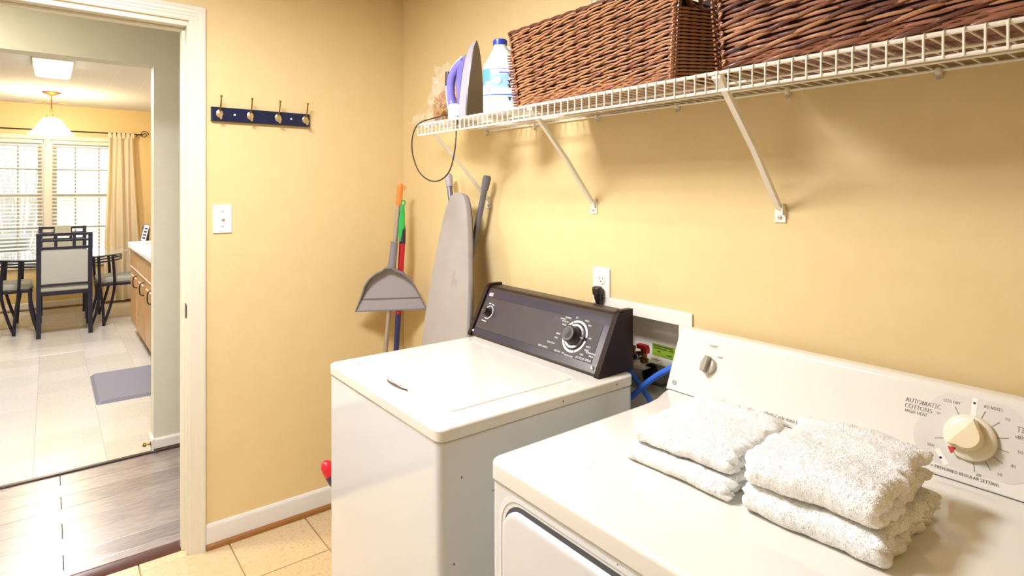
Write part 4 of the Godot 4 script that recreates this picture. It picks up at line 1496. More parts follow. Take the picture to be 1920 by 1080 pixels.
func iron(at: Vector3) -> void:
	var t := thing("steam_iron", "white and violet steam iron standing on its heel on the wire shelf", "iron", at, deg_to_rad(24))
	t.rotation.z = deg_to_rad(-2.0)
	# local: +x towards the sole plate, y from heel to tip, z across
	var outline := func(s: float, y0: float, y1: float, x: float) -> PackedVector3Array:
		var o := PackedVector3Array()
		var h := y1 - y0
		for i in 12:
			var u := i / 11.0
			var w := 0.056 * pow(1.0 - pow(u, 1.9), 0.72) * (0.9 + 0.1 * minf(u * 8.0, 1.0)) * s
			o.append(Vector3(x, y0 + h * u, w))
		for i in range(10, -1, -1):
			var u := i / 11.0
			var w := 0.056 * pow(1.0 - pow(u, 1.9), 0.72) * (0.9 + 0.1 * minf(u * 8.0, 1.0)) * s
			o.append(Vector3(x, y0 + h * u, -w))
		return o
	var b := MB.new()
	b.loft([outline.call(0.97, 0.004, 0.268, 0.0), outline.call(1.0, 0.002, 0.272, -0.002), outline.call(1.0, 0.002, 0.272, -0.006)])
	obj("sole_plate", b, mat("6a605a", 0.4, 0.55), t, true)
	b = MB.new()
	b.loft([outline.call(0.99, 0.001, 0.270, -0.0062), outline.call(0.99, 0.0, 0.270, -0.011), outline.call(0.94, 0.0, 0.262, -0.024), outline.call(0.88, 0.0, 0.250, -0.034), outline.call(0.80, 0.0, 0.235, -0.040)])
	obj("skirt", b, mat("a6a1a6", 0.3), t, true)
	b = MB.new()
	b.loft([outline.call(0.78, 0.05, 0.235, -0.039), outline.call(0.68, 0.05, 0.222, -0.052), outline.call(0.5, 0.1, 0.21, -0.064), outline.call(0.3, 0.13, 0.2, -0.072)])
	obj("water_tank", b, mat("736bb8", 0.18), t, true)
	b = MB.new()
	b.rbox(Vector3(-0.055, 0.028, 0.0), Vector3(0.085, 0.056, 0.074), 0.02, 0.008, 3)
	obj("heel", b, mat("c3c4d2", 0.3), t, true)
	b = MB.new()
	b.tube(spline([Vector3(-0.055, 0.205, 0), Vector3(-0.082, 0.182, 0), Vector3(-0.101, 0.15, 0), Vector3(-0.104, 0.11, 0), Vector3(-0.098, 0.07, 0), Vector3(-0.088, 0.04, 0)], 6), [0.013, 0.0135, 0.014, 0.0145, 0.015, 0.015, 0.015, 0.015, 0.015, 0.0155, 0.016, 0.016, 0.016, 0.016, 0.016, 0.0155, 0.015, 0.015, 0.015, 0.015, 0.015, 0.015, 0.015, 0.015, 0.015, 0.0155, 0.016, 0.016, 0.017, 0.017, 0.017], 14)
	obj("handle", b, mat("7d75c0", 0.2), t, true)
	b = MB.new()
	b.tube(spline([Vector3(-0.060, 0.222, 0), Vector3(-0.096, 0.19, 0), Vector3(-0.118, 0.152, 0), Vector3(-0.121, 0.11, 0), Vector3(-0.114, 0.06, 0), Vector3(-0.102, 0.02, 0)], 6), 0.0042, 8)
	obj("handle_edge", b, mat("d8d3de", 0.25), t, true)
	b = MB.new()
	b.rbox(Vector3(-0.118, 0.148, 0), Vector3(0.014, 0.05, 0.018), 0.004, 0.003, 2)
	obj("steam_button", b, mat("3a332f", 0.4), t, true)
	# flex: round over the rail, a loop hanging below the shelf and back up
	var pts := [Vector3(0.84, 1.682, 0.235), Vector3(0.80, 1.688, 0.25), Vector3(0.755, 1.678, 0.28), Vector3(0.714, 1.667, 0.304), Vector3(0.688, 1.645, 0.316), Vector3(0.668, 1.60, 0.318), Vector3(0.676, 1.545, 0.318), Vector3(0.72, 1.487, 0.318), Vector3(0.79, 1.455, 0.316), Vector3(0.855, 1.455, 0.312), Vector3(0.905, 1.485, 0.306), Vector3(0.921, 1.55, 0.296), Vector3(0.918, 1.62, 0.287), Vector3(0.916, 1.655, 0.282), Vector3(0.90, 1.672, 0.27)]
	b = MB.new(); b.tube(spline(pts, 8), 0.0024, 7)
	var o := obj("cord", b, M("cord"), t, true)
	o.transform = t.transform.affine_inverse()


# ---------------------------------------------------------------- towels
func folded_towel(called: String, label: String, at: Vector3, turn: float, w: float, d: float, th: float, layers: int, seed: int, sag := 0.0, group := "", lift := 0.0) -> void:
	# a strip folded to and fro: x across, folds at the front (+z) and the back
	var t := thing(called, label, "towel", at, turn, group)
	var nz := FastNoiseLite.new(); nz.seed = seed; nz.frequency = 9.0; nz.fractal_octaves = 3
	var fz := FastNoiseLite.new(); fz.seed = seed + 50; fz.frequency = 90.0; fz.fractal_octaves = 3
	var lt := th / layers
	var r := lt * 0.5
	# centre line in (z, y)
	var line := []
	for k in layers:
		var y := lt * (k + 0.5)
		var fwd := k % 2 == 0
		var n := 30
		for i in n + 1:
			var u := float(i) / n
			line.append(Vector2(lerpf(-d / 2 + r, d / 2 - r, u if fwd else 1.0 - u), y))
		if k < layers - 1:
			for i in range(1, 8):
				var a := -PI / 2 + PI * i / 8.0
				line.append(Vector2((d / 2 - r) * (1 if fwd else -1) + cos(a) * r * (1.0 if fwd else -1.0), y + r + sin(a) * r))
	var cnt := line.size()
	var nw := 60
	var ht := lt * 0.47
	# ring round the strip's section at each step across
	var rows := []
	for j in nw + 1:
		var u := float(j) / nw
		var e := absf(u - 0.5) * 2.0
		var x := (u - 0.5) * w
		var rim := 0.012 / (w / 2)
		var fat := sqrt(maxf(0.0, 1.0 - pow(maxf(0.0, (e - (1.0 - rim)) / rim), 2.0)))
		fat = maxf(fat, 0.06)
		var row := PackedVector3Array()
		for side in 2:
			for i in cnt:
				var q: int = i if side == 0 else cnt - 1 - i
				var tan: Vector2 = (line[mini(q + 1, cnt - 1)] - line[maxi(q - 1, 0)]).normalized()
				var nn := Vector2(-tan.y, tan.x) * (1.0 if side == 0 else -1.0)
				var endf := sqrt(clampf(minf(q, cnt - 1 - q) / 4.0, 0.04, 1.0))
				var c2: Vector2 = line[q]
				var v2 := c2 + nn * ht * fat * endf
				var lay := float(q) / cnt * layers
				var v := Vector3(x + 0.005 * nz.get_noise_2d(lay * 3.0 + c2.x, c2.y * 3.0) * (u - 0.5) * 6.0, v2.y, v2.x)
				var soft := Vector3(nz.get_noise_3dv(v), nz.get_noise_3dv(v + Vector3(9, 0, 0)), nz.get_noise_3dv(v + Vector3(0, 9, 0)))
				v += soft * 0.006
				v.y += lift * smoothstep(-0.035, -d / 2, v.z) * (c2.y / th) * (0.7 + 0.5 * nz.get_noise_2d(v.x * 2.0, 7.0))
				v.y -= sag * (e * e) * (c2.y / th)
				v += Vector3(0, nn.y, nn.x) * 0.0013 * fz.get_noise_3dv(v)
				v.y = maxf(v.y, 0.0005)
				row.append(v)
		rows.append(row)
	o_grid("fold", rows, M("terry"), t)
	# terry loops: tiny bent tufts all over
	var loop := MB.new()
	loop.lathe([Vector2(0.0002, -0.0005), Vector2(0.0011, -0.0001), Vector2(0.0010, 0.0006), Vector2(0.0005, 0.0010), Vector2(0.0001, 0.0011)], Vector3.ZERO, 6, 0.8)
	var mm := MultiMesh.new()
	mm.transform_format = MultiMesh.TRANSFORM_3D
	mm.mesh = loop.mesh(120.0)
	var xs := []
	for k in 60000:
		var j := rng.randi_range(0, nw - 1)
		var i := rng.randi_range(0, rows[0].size() - 2)
		var a: Vector3 = rows[j][i]
		var e1: Vector3 = rows[j][i + 1] - a
		var e2: Vector3 = rows[j + 1][i] - a
		var nrm := e1.cross(e2)
		if nrm.length_squared() < 1e-16: continue
		nrm = nrm.normalized()
		var pos := a + e1 * rng.randf() + e2 * rng.randf()
		if pos.y < 0.004: continue
		var bs := Basis(Quaternion(Vector3.UP, nrm)) if nrm.y > -0.99 else Basis(Vector3(1, 0, 0), PI)
		bs = bs * Basis(Vector3.UP, rng.randf() * TAU) * Basis(Vector3.RIGHT, rng.randf_range(-0.5, 0.5))
		xs.append(Transform3D(bs.scaled_local(Vector3.ONE * rng.randf_range(0.45, 0.8)), pos))
	mm.instance_count = xs.size()
	for k in xs.size(): mm.set_instance_transform(k, xs[k])
	var mi := MultiMeshInstance3D.new()
	mi.multimesh = mm
	if not mats.has("pile"):
		var pm: StandardMaterial3D = mat("fbf9f3", 0.95).duplicate()
		pm.backlight_enabled = true
		pm.backlight = Color(0.8, 0.79, 0.75)
		mats["pile"] = pm
	mi.material_override = mats["pile"]
	mi.name = "pile"
	mi.set_meta("kind", "stuff")
	t.add_child(mi, true)

# smooth closed strip: rows of rings joined, ends capped
func o_grid(called: String, rows: Array, m: Material, parent: Node3D) -> void:
	var v := PackedVector3Array()
	var ix := PackedInt32Array()
	var n: int = rows[0].size()
	for r in rows: v.append_array(r)
	for j in rows.size() - 1:
		for i in n:
			var k := (i + 1) % n
			ix.append_array([j * n + i, j * n + k, (j + 1) * n + k, j * n + i, (j + 1) * n + k, (j + 1) * n + i])
	# end caps: zip the two faces of the strip
	var h := n / 2
	for e in [0, rows.size() - 1]:
		for i in h - 1:
			var a := int(e) * n + i
			var bq := int(e) * n + n - 1 - i
			if e == 0: ix.append_array([a, bq, bq - 1, a, bq - 1, a + 1])
			else: ix.append_array([a, bq - 1, bq, a, a + 1, bq - 1])
	var vol := 0.0
	for f in range(0, ix.size(), 3): vol += v[ix[f]].dot(v[ix[f + 1]].cross(v[ix[f + 2]]))
	if vol > 0.0:
		for f in range(0, ix.size(), 3):
			var s := ix[f + 1]
			ix[f + 1] = ix[f + 2]; ix[f + 2] = s
	var nn := PackedVector3Array()
	nn.resize(v.size())
	for f in range(0, ix.size(), 3):
		var g := (v[ix[f + 2]] - v[ix[f]]).cross(v[ix[f + 1]] - v[ix[f]])
		for k in 3: nn[ix[f + k]] += g
	for i in nn.size(): nn[i] = nn[i].normalized() if nn[i].length_squared() > 0 else Vector3.UP
	var arr := []
	arr.resize(Mesh.ARRAY_MAX)
	arr[Mesh.ARRAY_VERTEX] = v
	arr[Mesh.ARRAY_NORMAL] = nn
	arr[Mesh.ARRAY_INDEX] = ix
	var me := ArrayMesh.new()
	me.add_surface_from_arrays(Mesh.PRIMITIVE_TRIANGLES, arr)
	obj(called, me, m, parent, true)

func towels() -> void:
	var y := 0.9155
	folded_towel("towel", "white terry towel lying flat, lower one of the smaller stack on the dryer", Vector3(1.950, y, 0.392), 0.03, 0.205, 0.222, 0.034, 2, 3, 0.004, "folded white towels on the dryer")
	folded_towel("towel", "white terry towel with a thick fold, upper one of the smaller stack on the dryer", Vector3(1.946, y + 0.035, 0.376), 0.06, 0.195, 0.225, 0.040, 2, 4, 0.008, "folded white towels on the dryer", 0.016)
	folded_towel("towel", "white terry towel with a rolled side, lower one of the taller stack on the dryer", Vector3(2.178, y, 0.378), 0.02, 0.20, 0.235, 0.044, 2, 5, 0.002, "folded white towels on the dryer")
	folded_towel("towel", "fluffy white towel with a thick fold, upper one of the taller stack on the dryer", Vector3(2.172, y + 0.045, 0.372), 0.05, 0.19, 0.242, 0.056, 2, 6, 0.010, "folded white towels on the dryer", 0.014)


# ---------------------------------------------------------------- supply box, outlet and hoses
func utility_box() -> void:
	var t := thing("supply_box", "white recessed washer supply box in the yellow wall between the machines", "utility box", Vector3(1.475, 0.70, 0.0))
	var m: Material = mat("eee7d8", 0.35)
	var b := MB.new()
	# flange
	b.bb(Vector3(1.31, 1.050, 0.0), Vector3(1.643, 1.089, 0.006), 0.0015)
	b.bb(Vector3(1.601, 0.68, 0.0), Vector3(1.643, 1.050, 0.006), 0.0015)
	b.bb(Vector3(1.31, 0.68, 0.0), Vector3(1.352, 1.050, 0.006), 0.0015)
	b.bb(Vector3(1.352, 0.68, 0.0), Vector3(1.601, 0.715, 0.006), 0.0015)
	obj("flange", b, m, t)
	b = MB.new()
	b.bb(Vector3(1.34, 0.705, -0.095), Vector3(1.612, 1.062, -0.09))
	b.bb(Vector3(1.34, 0.705, -0.09), Vector3(1.352, 1.062, 0.0))
	b.bb(Vector3(1.601, 0.705, -0.09), Vector3(1.612, 1.062, 0.0))
	b.bb(Vector3(1.352, 1.05, -0.09), Vector3(1.601, 1.062, 0.0))
	b.bb(Vector3(1.352, 0.705, -0.09), Vector3(1.601, 0.715, 0.0))
	obj("recess", b, m, t)
	b = MB.new(); b.bb(Vector3(1.352, 0.893, -0.09), Vector3(1.47, 0.905, -0.005), 0.002); b.bb(Vector3(1.352, 0.715, -0.09), Vector3(1.601, 0.828, -0.02), 0.003)
	obj("ledge", b, m, t)
	# drain pipe mouth
	b = MB.new()
	b.xf = Transform3D(Basis(Vector3(1, 0, 0), PI / 2 - 0.35), Vector3(1.49, 0.875, -0.05))
	b.lathe([Vector2(0.03, -0.02), Vector2(0.03, 0.04), Vector2(0.026, 0.042), Vector2(0.0255, 0.0), Vector2(0.001, -0.012)], Vector3.ZERO, 28)
	obj("drain_pipe", b, mat("241d1a", 0.5), t)
	b = MB.new(); b.bb(Vector3(1.436, 0.918, -0.0898), Vector3(1.518, 0.954, -0.0888))
	var s := obj("sticker", b, mat("8fae2e", 0.5), t)
	s.set_meta("label", "green printed sticker")
	b = MB.new()
	for k in [[1.44, 0.947, 0.07], [1.44, 0.940, 0.05], [1.497, 0.940, 0.016], [1.455, 0.931, 0.012], [1.49, 0.925, 0.018]]: b.bb(Vector3(k[0], k[1], -0.0889), Vector3(k[0] + k[2], k[1] + 0.0035, -0.0883))
	obj("sticker_print", b, mat("4a5a1c", 0.6), s)
	# valves
	for k in 2:
		var x: float = [1.445, 1.40][k]
		var v := thing("water_valve", ["brass water valve with a red lever on top, beside the green sticker", "brass water valve whose red lever peeks out behind the washer console"][k], "valve", Vector3(x, 0.905, -0.04))
		b = MB.new()
		b.lathe([Vector2(0.010, 0.0), Vector2(0.013, 0.002), Vector2(0.013, 0.012), Vector2(0.009, 0.014), Vector2(0.009, 0.03), Vector2(0.011, 0.032), Vector2(0.011, 0.04), Vector2(0.004, 0.042)], Vector3(x, 0.905, -0.04), 16)
		obj("body", b, mat("8a6a3a", 0.3, 1.0), v)
		b = MB.new()
		b.xf = Transform3D(Basis(Vector3(1, 0, 0), PI / 2), Vector3(x - 0.012, 0.926, -0.030))
		b.lathe([Vector2(0.011, -0.008), Vector2(0.013, 0.0), Vector2(0.013, 0.010), Vector2(0.008, 0.013), Vector2(0.0075, 0.018), Vector2(0.001, 0.018)], Vector3.ZERO, 18)
		obj("nut", b, mat("b9b4aa", 0.22, 1.0), v)
		b = MB.new()
		if k == 0:
			b.rbox(Vector3(x - 0.006, 0.951, -0.04), Vector3(0.036, 0.014, 0.02), 0.004, 0.003, 2)
			b.rbox(Vector3(x + 0.009, 0.943, -0.04), Vector3(0.011, 0.02, 0.018), 0.003, 0.003, 2)
		else:
			b.rbox(Vector3(x, 0.926, -0.012), Vector3(0.03, 0.016, 0.016), 0.005, 0.004, 2)
		obj("lever", b, mat("c8202a", 0.3), v)
	# hoses
	b = MB.new()
	b.tube(spline([Vector3(1.41, 0.62, 0.075), Vector3(1.425, 0.74, 0.072), Vector3(1.445, 0.795, 0.068), Vector3(1.483, 0.836, 0.06), Vector3(1.54, 0.893, 0.052), Vector3(1.59, 0.932, 0.04), Vector3(1.64, 0.955, 0.024), Vector3(1.70, 0.955, 0.016)], 8), 0.0085, 12)
	tag(obj("water_hose", b, mat("2f66c8", 0.35)), "blue rubber hose rising from behind the washer towards the dryer console", "hose")
	b = MB.new()
	b.tube(spline([Vector3(1.40, 0.91, 0.02), Vector3(1.425, 0.913, 0.03), Vector3(1.455, 0.893, 0.035), Vector3(1.497, 0.856, 0.033), Vector3(1.532, 0.82, 0.033), Vector3(1.56, 0.76, 0.034), Vector3(1.57, 0.62, 0.035)], 8), 0.008, 12)
	tag(obj("water_hose", b, mat("2f66c8", 0.35)), "blue rubber hose dropping past the black drain pipe of the supply box", "hose")
	# outlet with the washer's plug
	var o := thing("wall_outlet", "white duplex wall outlet above the washing machine console", "outlet", Vector3(1.313, 1.12, 0.0))
	b = MB.new(); b.xf = Transform3D(Basis(), Vector3(1.313, 1.122, 0)); b.plate(MB.rr(0.070, 0.115, 0.004, 2), 0.0, 0.006, 0.003)
	obj("plate", b, M("white_plastic"), o)
	for k in 2:
		b = MB.new(); b.xf = Transform3D(Basis(), Vector3(1.313, 1.122 + (0.0195 if k == 0 else -0.0195), 0)); b.plate(MB.rr(0.033, 0.029, 0.011, 4), 0.004, 0.0075, 0.0008)
		var sk := obj("socket", b, mat("e9e2d0", 0.35), o)
		b = MB.new()
		var y: float = 1.122 + (0.0195 if k == 0 else -0.0195)
		b.bb(Vector3(1.3055, y + 0.000, 0.0074), Vector3(1.3073, y + 0.009, 0.0078))
		b.bb(Vector3(1.3187, y + 0.001, 0.0074), Vector3(1.3205, y + 0.008, 0.0078))
		b.xf = Transform3D(Basis(Vector3(1, 0, 0), PI / 2), Vector3(1.313, y - 0.006, 0.0072)); b.lathe([Vector2(0.0026, 0.0), Vector2(0.0026, 0.0006), Vector2(0.0002, 0.0006)], Vector3.ZERO, 12)
		obj("slot", b, mat("241f1a", 0.5), sk)
	b = MB.new(); b.xf = Transform3D(Basis(Vector3(1, 0, 0), PI / 2), Vector3(1.313, 1.122, 0.005)); b.lathe([Vector2(0.003, 0.0), Vector2(0.003, 0.0012), Vector2(0.0003, 0.0016)], Vector3.ZERO, 12)
	obj("screw", b, M("white_plastic"), o)
	var p := thing("power_plug", "black power plug pushed into the lower socket above the washer console", "plug", Vector3(1.313, 1.1, 0.008))
	b = MB.new()
	b.xf = Transform3D(Basis(Vector3(1, 0, 0), 0.15), Vector3(1.313, 1.104, 0.022))
	b.rbox(Vector3(0, 0.004, 0), Vector3(0.032, 0.028, 0.024), 0.009, 0.006, 3)
	b.lathe([Vector2(0.013, -0.006), Vector2(0.0125, -0.02), Vector2(0.009, -0.034), Vector2(0.006, -0.042)], Vector3.ZERO, 14)
	obj("body", b, mat("2a1f20", 0.4), p)
	b = MB.new(); b.tube(spline([Vector3(1.313, 1.068, 0.027), Vector3(1.313, 1.03, 0.033), Vector3(1.314, 0.9, 0.04), Vector3(1.33, 0.7, 0.04)], 6), 0.0042, 9)
	obj("cord", b, mat("241b1b", 0.4), p)


# ---------------------------------------------------------------- corner: broom, mop, dustpan, ironing board
func corner_tools() -> void:
	var fwd := Vector3(0.786, 0, 0.618)          # out of the corner
	var side := Vector3(0.618, 0, -0.786)
	# broom with a silver pole and an orange grip
	var top := Vector3(0.168, 1.452, 0.105)
	var bot := Vector3(0.086, 0.05, 0.20)
	var t := thing("broom", "broom with a silver pole and a bright orange grip leaning in the corner", "broom", Vector3(bot.x, 0, bot.z))
	var at := func(y: float) -> Vector3: return bot.lerp(top, (y - 0.05) / 1.402)
	var b := MB.new(); b.tube([at.call(0.05), at.call(1.36)], 0.0105, 14)
	obj("pole", b, mat("c9bfb6", 0.25, 0.75), t)
	b = MB.new(); b.tube([at.call(1.352), at.call(1.36), at.call(1.43), at.call(1.444), at.call(1.452)], [0.0125, 0.014, 0.0135, 0.012, 0.008], 14)
	obj("grip", b, mat("f08a3c", 0.4), t)
	b = MB.new(); b.tube(arc(at.call(1.432) + side * 0.014, 0.009, -1.4, 1.4, 6, side, Vector3.UP), 0.0035, 7)
	obj("hang_loop", b, mat("f08a3c", 0.4), t)
	b = MB.new(); b.rbox(Vector3(bot.x, 0.07, bot.z), Vector3(0.05, 0.045, 0.2), 0.015, 0.008)
	obj("head", b, mat("7d7779", 0.45), t)
	b = MB.new()
	for k in 60: b.tube([Vector3(bot.x + rng.randf_range(-0.018, 0.018), 0.05, bot.z + rng.randf_range(-0.09, 0.09)), Vector3(bot.x + rng.randf_range(-0.02, 0.02), 0.001, bot.z + rng.randf_range(-0.1, 0.1))], 0.002, 4)
	obj("bristles", b, mat("5f5a5c", 0.6), t)
	# mop: green hanging handle, black sleeve, red and blue pole
	var mt := Vector3(0.178, 1.375, 0.089)
	var mb := Vector3(0.135, 0.03, 0.15)
	var mp := thing("mop", "mop with a green hanging handle and a red and blue pole behind the dustpan", "mop", Vector3(mb.x, 0, mb.z))
	var am := func(y: float) -> Vector3: return mb.lerp(mt, (y - 0.03) / 1.345)
	b = MB.new(); b.tube([am.call(0.55), am.call(0.86)], 0.0125, 14)
	b.tube([am.call(0.04), am.call(0.55)], 0.0125, 14)
	obj("lower_pole", b, mat("33325e", 0.35), mp)
	b = MB.new(); b.tube([am.call(0.86), am.call(1.18)], 0.0135, 14)
	obj("red_pole", b, mat("c01f2e", 0.35), mp)
	b = MB.new(); b.tube([am.call(1.178), am.call(1.2), am.call(1.245), am.call(1.27)], [0.0142, 0.0142, 0.012, 0.006], 14)
	obj("sleeve", b, mat("3a2c36", 0.4), mp)
	# green blade, flat to the room with a ring at the top
	b = MB.new()
	var pts := []
	for y in [1.19, 1.22, 1.26, 1.30, 1.34, 1.355]: pts.append(am.call(y) + fwd * 0.006 - side * 0.006)
	var wid := [0.008, 0.0125, 0.0135, 0.012, 0.008, 0.007]
	var rings := []
	for i in pts.size():
		var w: float = wid[i]
		rings.append(PackedVector3Array([pts[i] + side * w + fwd * 0.004, pts[i] + fwd * 0.008, pts[i] - side * w + fwd * 0.004, pts[i] - side * w - fwd * 0.004, pts[i] + side * w - fwd * 0.004]))
	b.loft(rings)
	b.tube(arc(am.call(1.364) + fwd * 0.006 - side * 0.006, 0.0105, 0.0, TAU, 18, side, Vector3.UP), 0.0036, 7)
	obj("hanging_handle", b, mat("2fae4e", 0.35), mp)
	b = MB.new(); b.rbox(Vector3(mb.x, 0.02, mb.z), Vector3(0.1, 0.036, 0.16), 0.02, 0.01)
	obj("head", b, mat("33325e", 0.5), mp)
	# dustpan clipped on the broom
	var base := Vector3(0.145, 0.88, 0.1355)
	var fr := Transform3D(Basis(side, Vector3.UP, fwd), base + fwd * 0.016)
	fr.basis = fr.basis * Basis(Vector3.RIGHT, 0.06) * Basis(Vector3.BACK, 0.02)
	var d := thing("dustpan", "grey plastic dustpan clipped upright on the broom pole in the corner", "dustpan", base)
	var gp: Material = mat("a09b9b", 0.42)
	var outl := PackedVector2Array()
	for v in [[-0.160, -0.004], [-0.128, 0.065], [-0.108, 0.115], [-0.085, 0.148], [-0.055, 0.172], [-0.028, 0.184], [-0.014, 0.196], [0.014, 0.196], [0.03, 0.186], [0.062, 0.172], [0.096, 0.142], [0.120, 0.095], [0.137, 0.05], [0.160, 0.004]]: outl.append(Vector2(v[0], v[1]))
	b = MB.new(); b.xf = fr
	b.extrude(outl, 0.0, 0.004)
	obj("pan", b, gp, d)
	# raised wall round the back, falling away towards the lip
	b = MB.new(); b.xf = fr
	rings = []
	for i in outl.size():
		var v := outl[i]
		var hh := 0.006 + 0.032 * smoothstep(0.0, 0.17, v.y)
		var inn := (v - Vector2(0, 0.07)).normalized() * 0.005
		rings.append(PackedVector3Array([Vector3(v.x, v.y, 0.0), Vector3(v.x + inn.x, v.y + inn.y, hh), Vector3(v.x - inn.x * 0.2, v.y - inn.y * 0.2, hh + 0.001), Vector3(v.x - inn.x, v.y - inn.y, 0.002)]))
	b.loft(rings)
	obj("wall", b, mat("7b7678", 0.4), d)
	b = MB.new(); b.xf = fr
	b.extrude(PackedVector2Array([Vector2(-0.133, 0.048), Vector2(0.134, 0.052), Vector2(0.132, 0.058), Vector2(-0.130, 0.055)]), 0.003, 0.0055)
	obj("fold_line", b, mat("6f6a70", 0.45), d)
	b = MB.new(); b.xf = fr
	b.extrude(PackedVector2Array([Vector2(-0.162, -0.006), Vector2(0.162, 0.001), Vector2(0.160, 0.006), Vector2(-0.160, 0.0)]), -0.001, 0.006)
	obj("lip", b, mat("7d787b", 0.45), d)
	b = MB.new()
	var s0 := fr * Vector3(0.006, 0.185, 0.008)
	b.tube([s0, fr * Vector3(0.012, 0.215, 0.002), fr * Vector3(0.0225, 0.3, -0.004), fr * Vector3(0.0235, 0.308, -0.004)], [0.02, 0.0175, 0.016, 0.0175], 16)
	obj("socket", b, mat("847f83", 0.4), d)
	# ironing board leaning on the wall, nose up
	ironing_board()
	# a short tool standing behind the washer, only its padded end in view
	var r := thing("hand_brush", "red and navy padded end of a tool standing half hidden behind the washer", "brush", Vector3(0.78, 0.0, 0.42))
	var e0 := Vector3(0.78, 0.004, 0.42)
	var e1 := Vector3(0.606, 0.474, 0.612)
	var dd := (e1 - e0).normalized()
	b = MB.new()
	b.tube([e0, e1 - dd * 0.07], 0.011, 10)
	obj("stem", b, mat("3a3a4c", 0.35), r)
	b = MB.new()
	b.tube([e1 - dd * 0.085, e1 - dd * 0.08, e1 - dd * 0.06, e1 - dd * 0.035, e1 - dd * 0.03], [0.010, 0.016, 0.0205, 0.022, 0.0215], 18)
	obj("collar", b, mat("34364a", 0.35), r)
	b = MB.new()
	b.tube([e1 - dd * 0.032, e1 - dd * 0.012, e1 + dd * 0.004, e1 + dd * 0.016, e1 + dd * 0.02], [0.022, 0.022, 0.0195, 0.013, 0.004], 18)
	obj("end_cap", b, mat("cc1f2c", 0.3), r)

func ironing_board() -> void:
	# plane of the board: nose high at the wall, foot out on the floor
	var nose := Vector3(0.634, 1.41, 0.092)
	var axis := Vector3(0.075, -1.32, 0.197).normalized()
	var nrm := Vector3(0.0, 0.148, 0.989)
	nrm = (nrm - axis * nrm.dot(axis)).normalized()
	var across := axis.cross(nrm).normalized()
	if across.x < 0: across = -across
	var t := thing("ironing_board", "grey padded ironing board leaning nose up against the yellow wall", "ironing board", Vector3(0.70, 0.0, 0.28))
	# half width by distance from the nose
	var prof := [[0.0, 0.0], [0.002, 0.02], [0.008, 0.038], [0.02, 0.052], [0.05, 0.07], [0.10, 0.088], [0.17, 0.104], [0.25, 0.119], [0.33, 0.133], [0.42, 0.146], [0.52, 0.156], [0.65, 0.163], [0.9, 0.166], [1.28, 0.166], [1.36, 0.16], [1.40, 0.14]]
	var make := func(front: float, back: float, puff: float, grow: float) -> MB:
		var b := MB.new()
		var rings := []
		for e in prof:
			var o := PackedVector3Array()
			var w: float = maxf(e[1] + grow, 0.004)
			var c: Vector3 = nose + axis * e[0]
			var zs := [[-1.0, 0.0], [-0.97, 0.7], [-0.85, 1.0], [-0.4, 1.12], [0.0, 1.15], [0.4, 1.12], [0.85, 1.0], [0.97, 0.7], [1.0, 0.0]]
			for q in zs: o.append(c + across * q[0] * w + nrm * (q[1] * puff + front))
			o.append(c + across * 0.98 * w - nrm * back)
			o.append(c - across * 0.98 * w - nrm * back)
			rings.append(o)
		b.loft(rings)
		return b
	var cover := mottled(["968d85", "9b938b", "a0978f", "8c8074"], 0.005, Vector3(1.6, 1.6, 1.6), 0.75, 0.01, 4, 131, [0.0, 0.4, 0.8, 1.0])
	obj("cover", make.call(0.0, 0.012, 0.012, 0.0), cover, t)
	obj("board", make.call(-0.013, 0.022, 0.001, -0.008), mat("6b666a", 0.5), t)
	var steel := mat("77747c", 0.35, 0.5)
	var leg := func(a: Vector3, e: Vector3, hex: String) -> void:
		var d := (a - e).normalized()
		var b := MB.new()
		b.tube([e, a - d * 0.03], 0.0115, 12)
		var l := obj("leg", b, steel, t)
		b = MB.new()
		b.tube([a - d * 0.055, a - d * 0.05, a - d * 0.008, a], [0.0135, 0.0145, 0.0165, 0.013], 12)
		obj("rubber_foot", b, mat(hex, 0.5), l)
	leg.call(Vector3(0.760, 1.475, 0.045), Vector3(0.635, 1.02, 0.068), "6d6b73")
	leg.call(Vector3(0.488, 1.487, 0.050), Vector3(0.64, 0.95, 0.080), "a7a0a2")
	var b := MB.new()
	b.tube([Vector3(0.56, 0.72, 0.115), Vector3(0.83, 0.735, 0.113)], 0.008, 10)
	obj("cross_bar", b, steel, t)
	b = MB.new()
	b.tube(spline([Vector3(0.545, 0.72, 0.16), Vector3(0.50, 0.735, 0.17), Vector3(0.485, 0.72, 0.175), Vector3(0.50, 0.70, 0.18)], 5), 0.005, 8)
	obj("latch_wire", b, mat("8b8070", 0.3, 0.8), t)


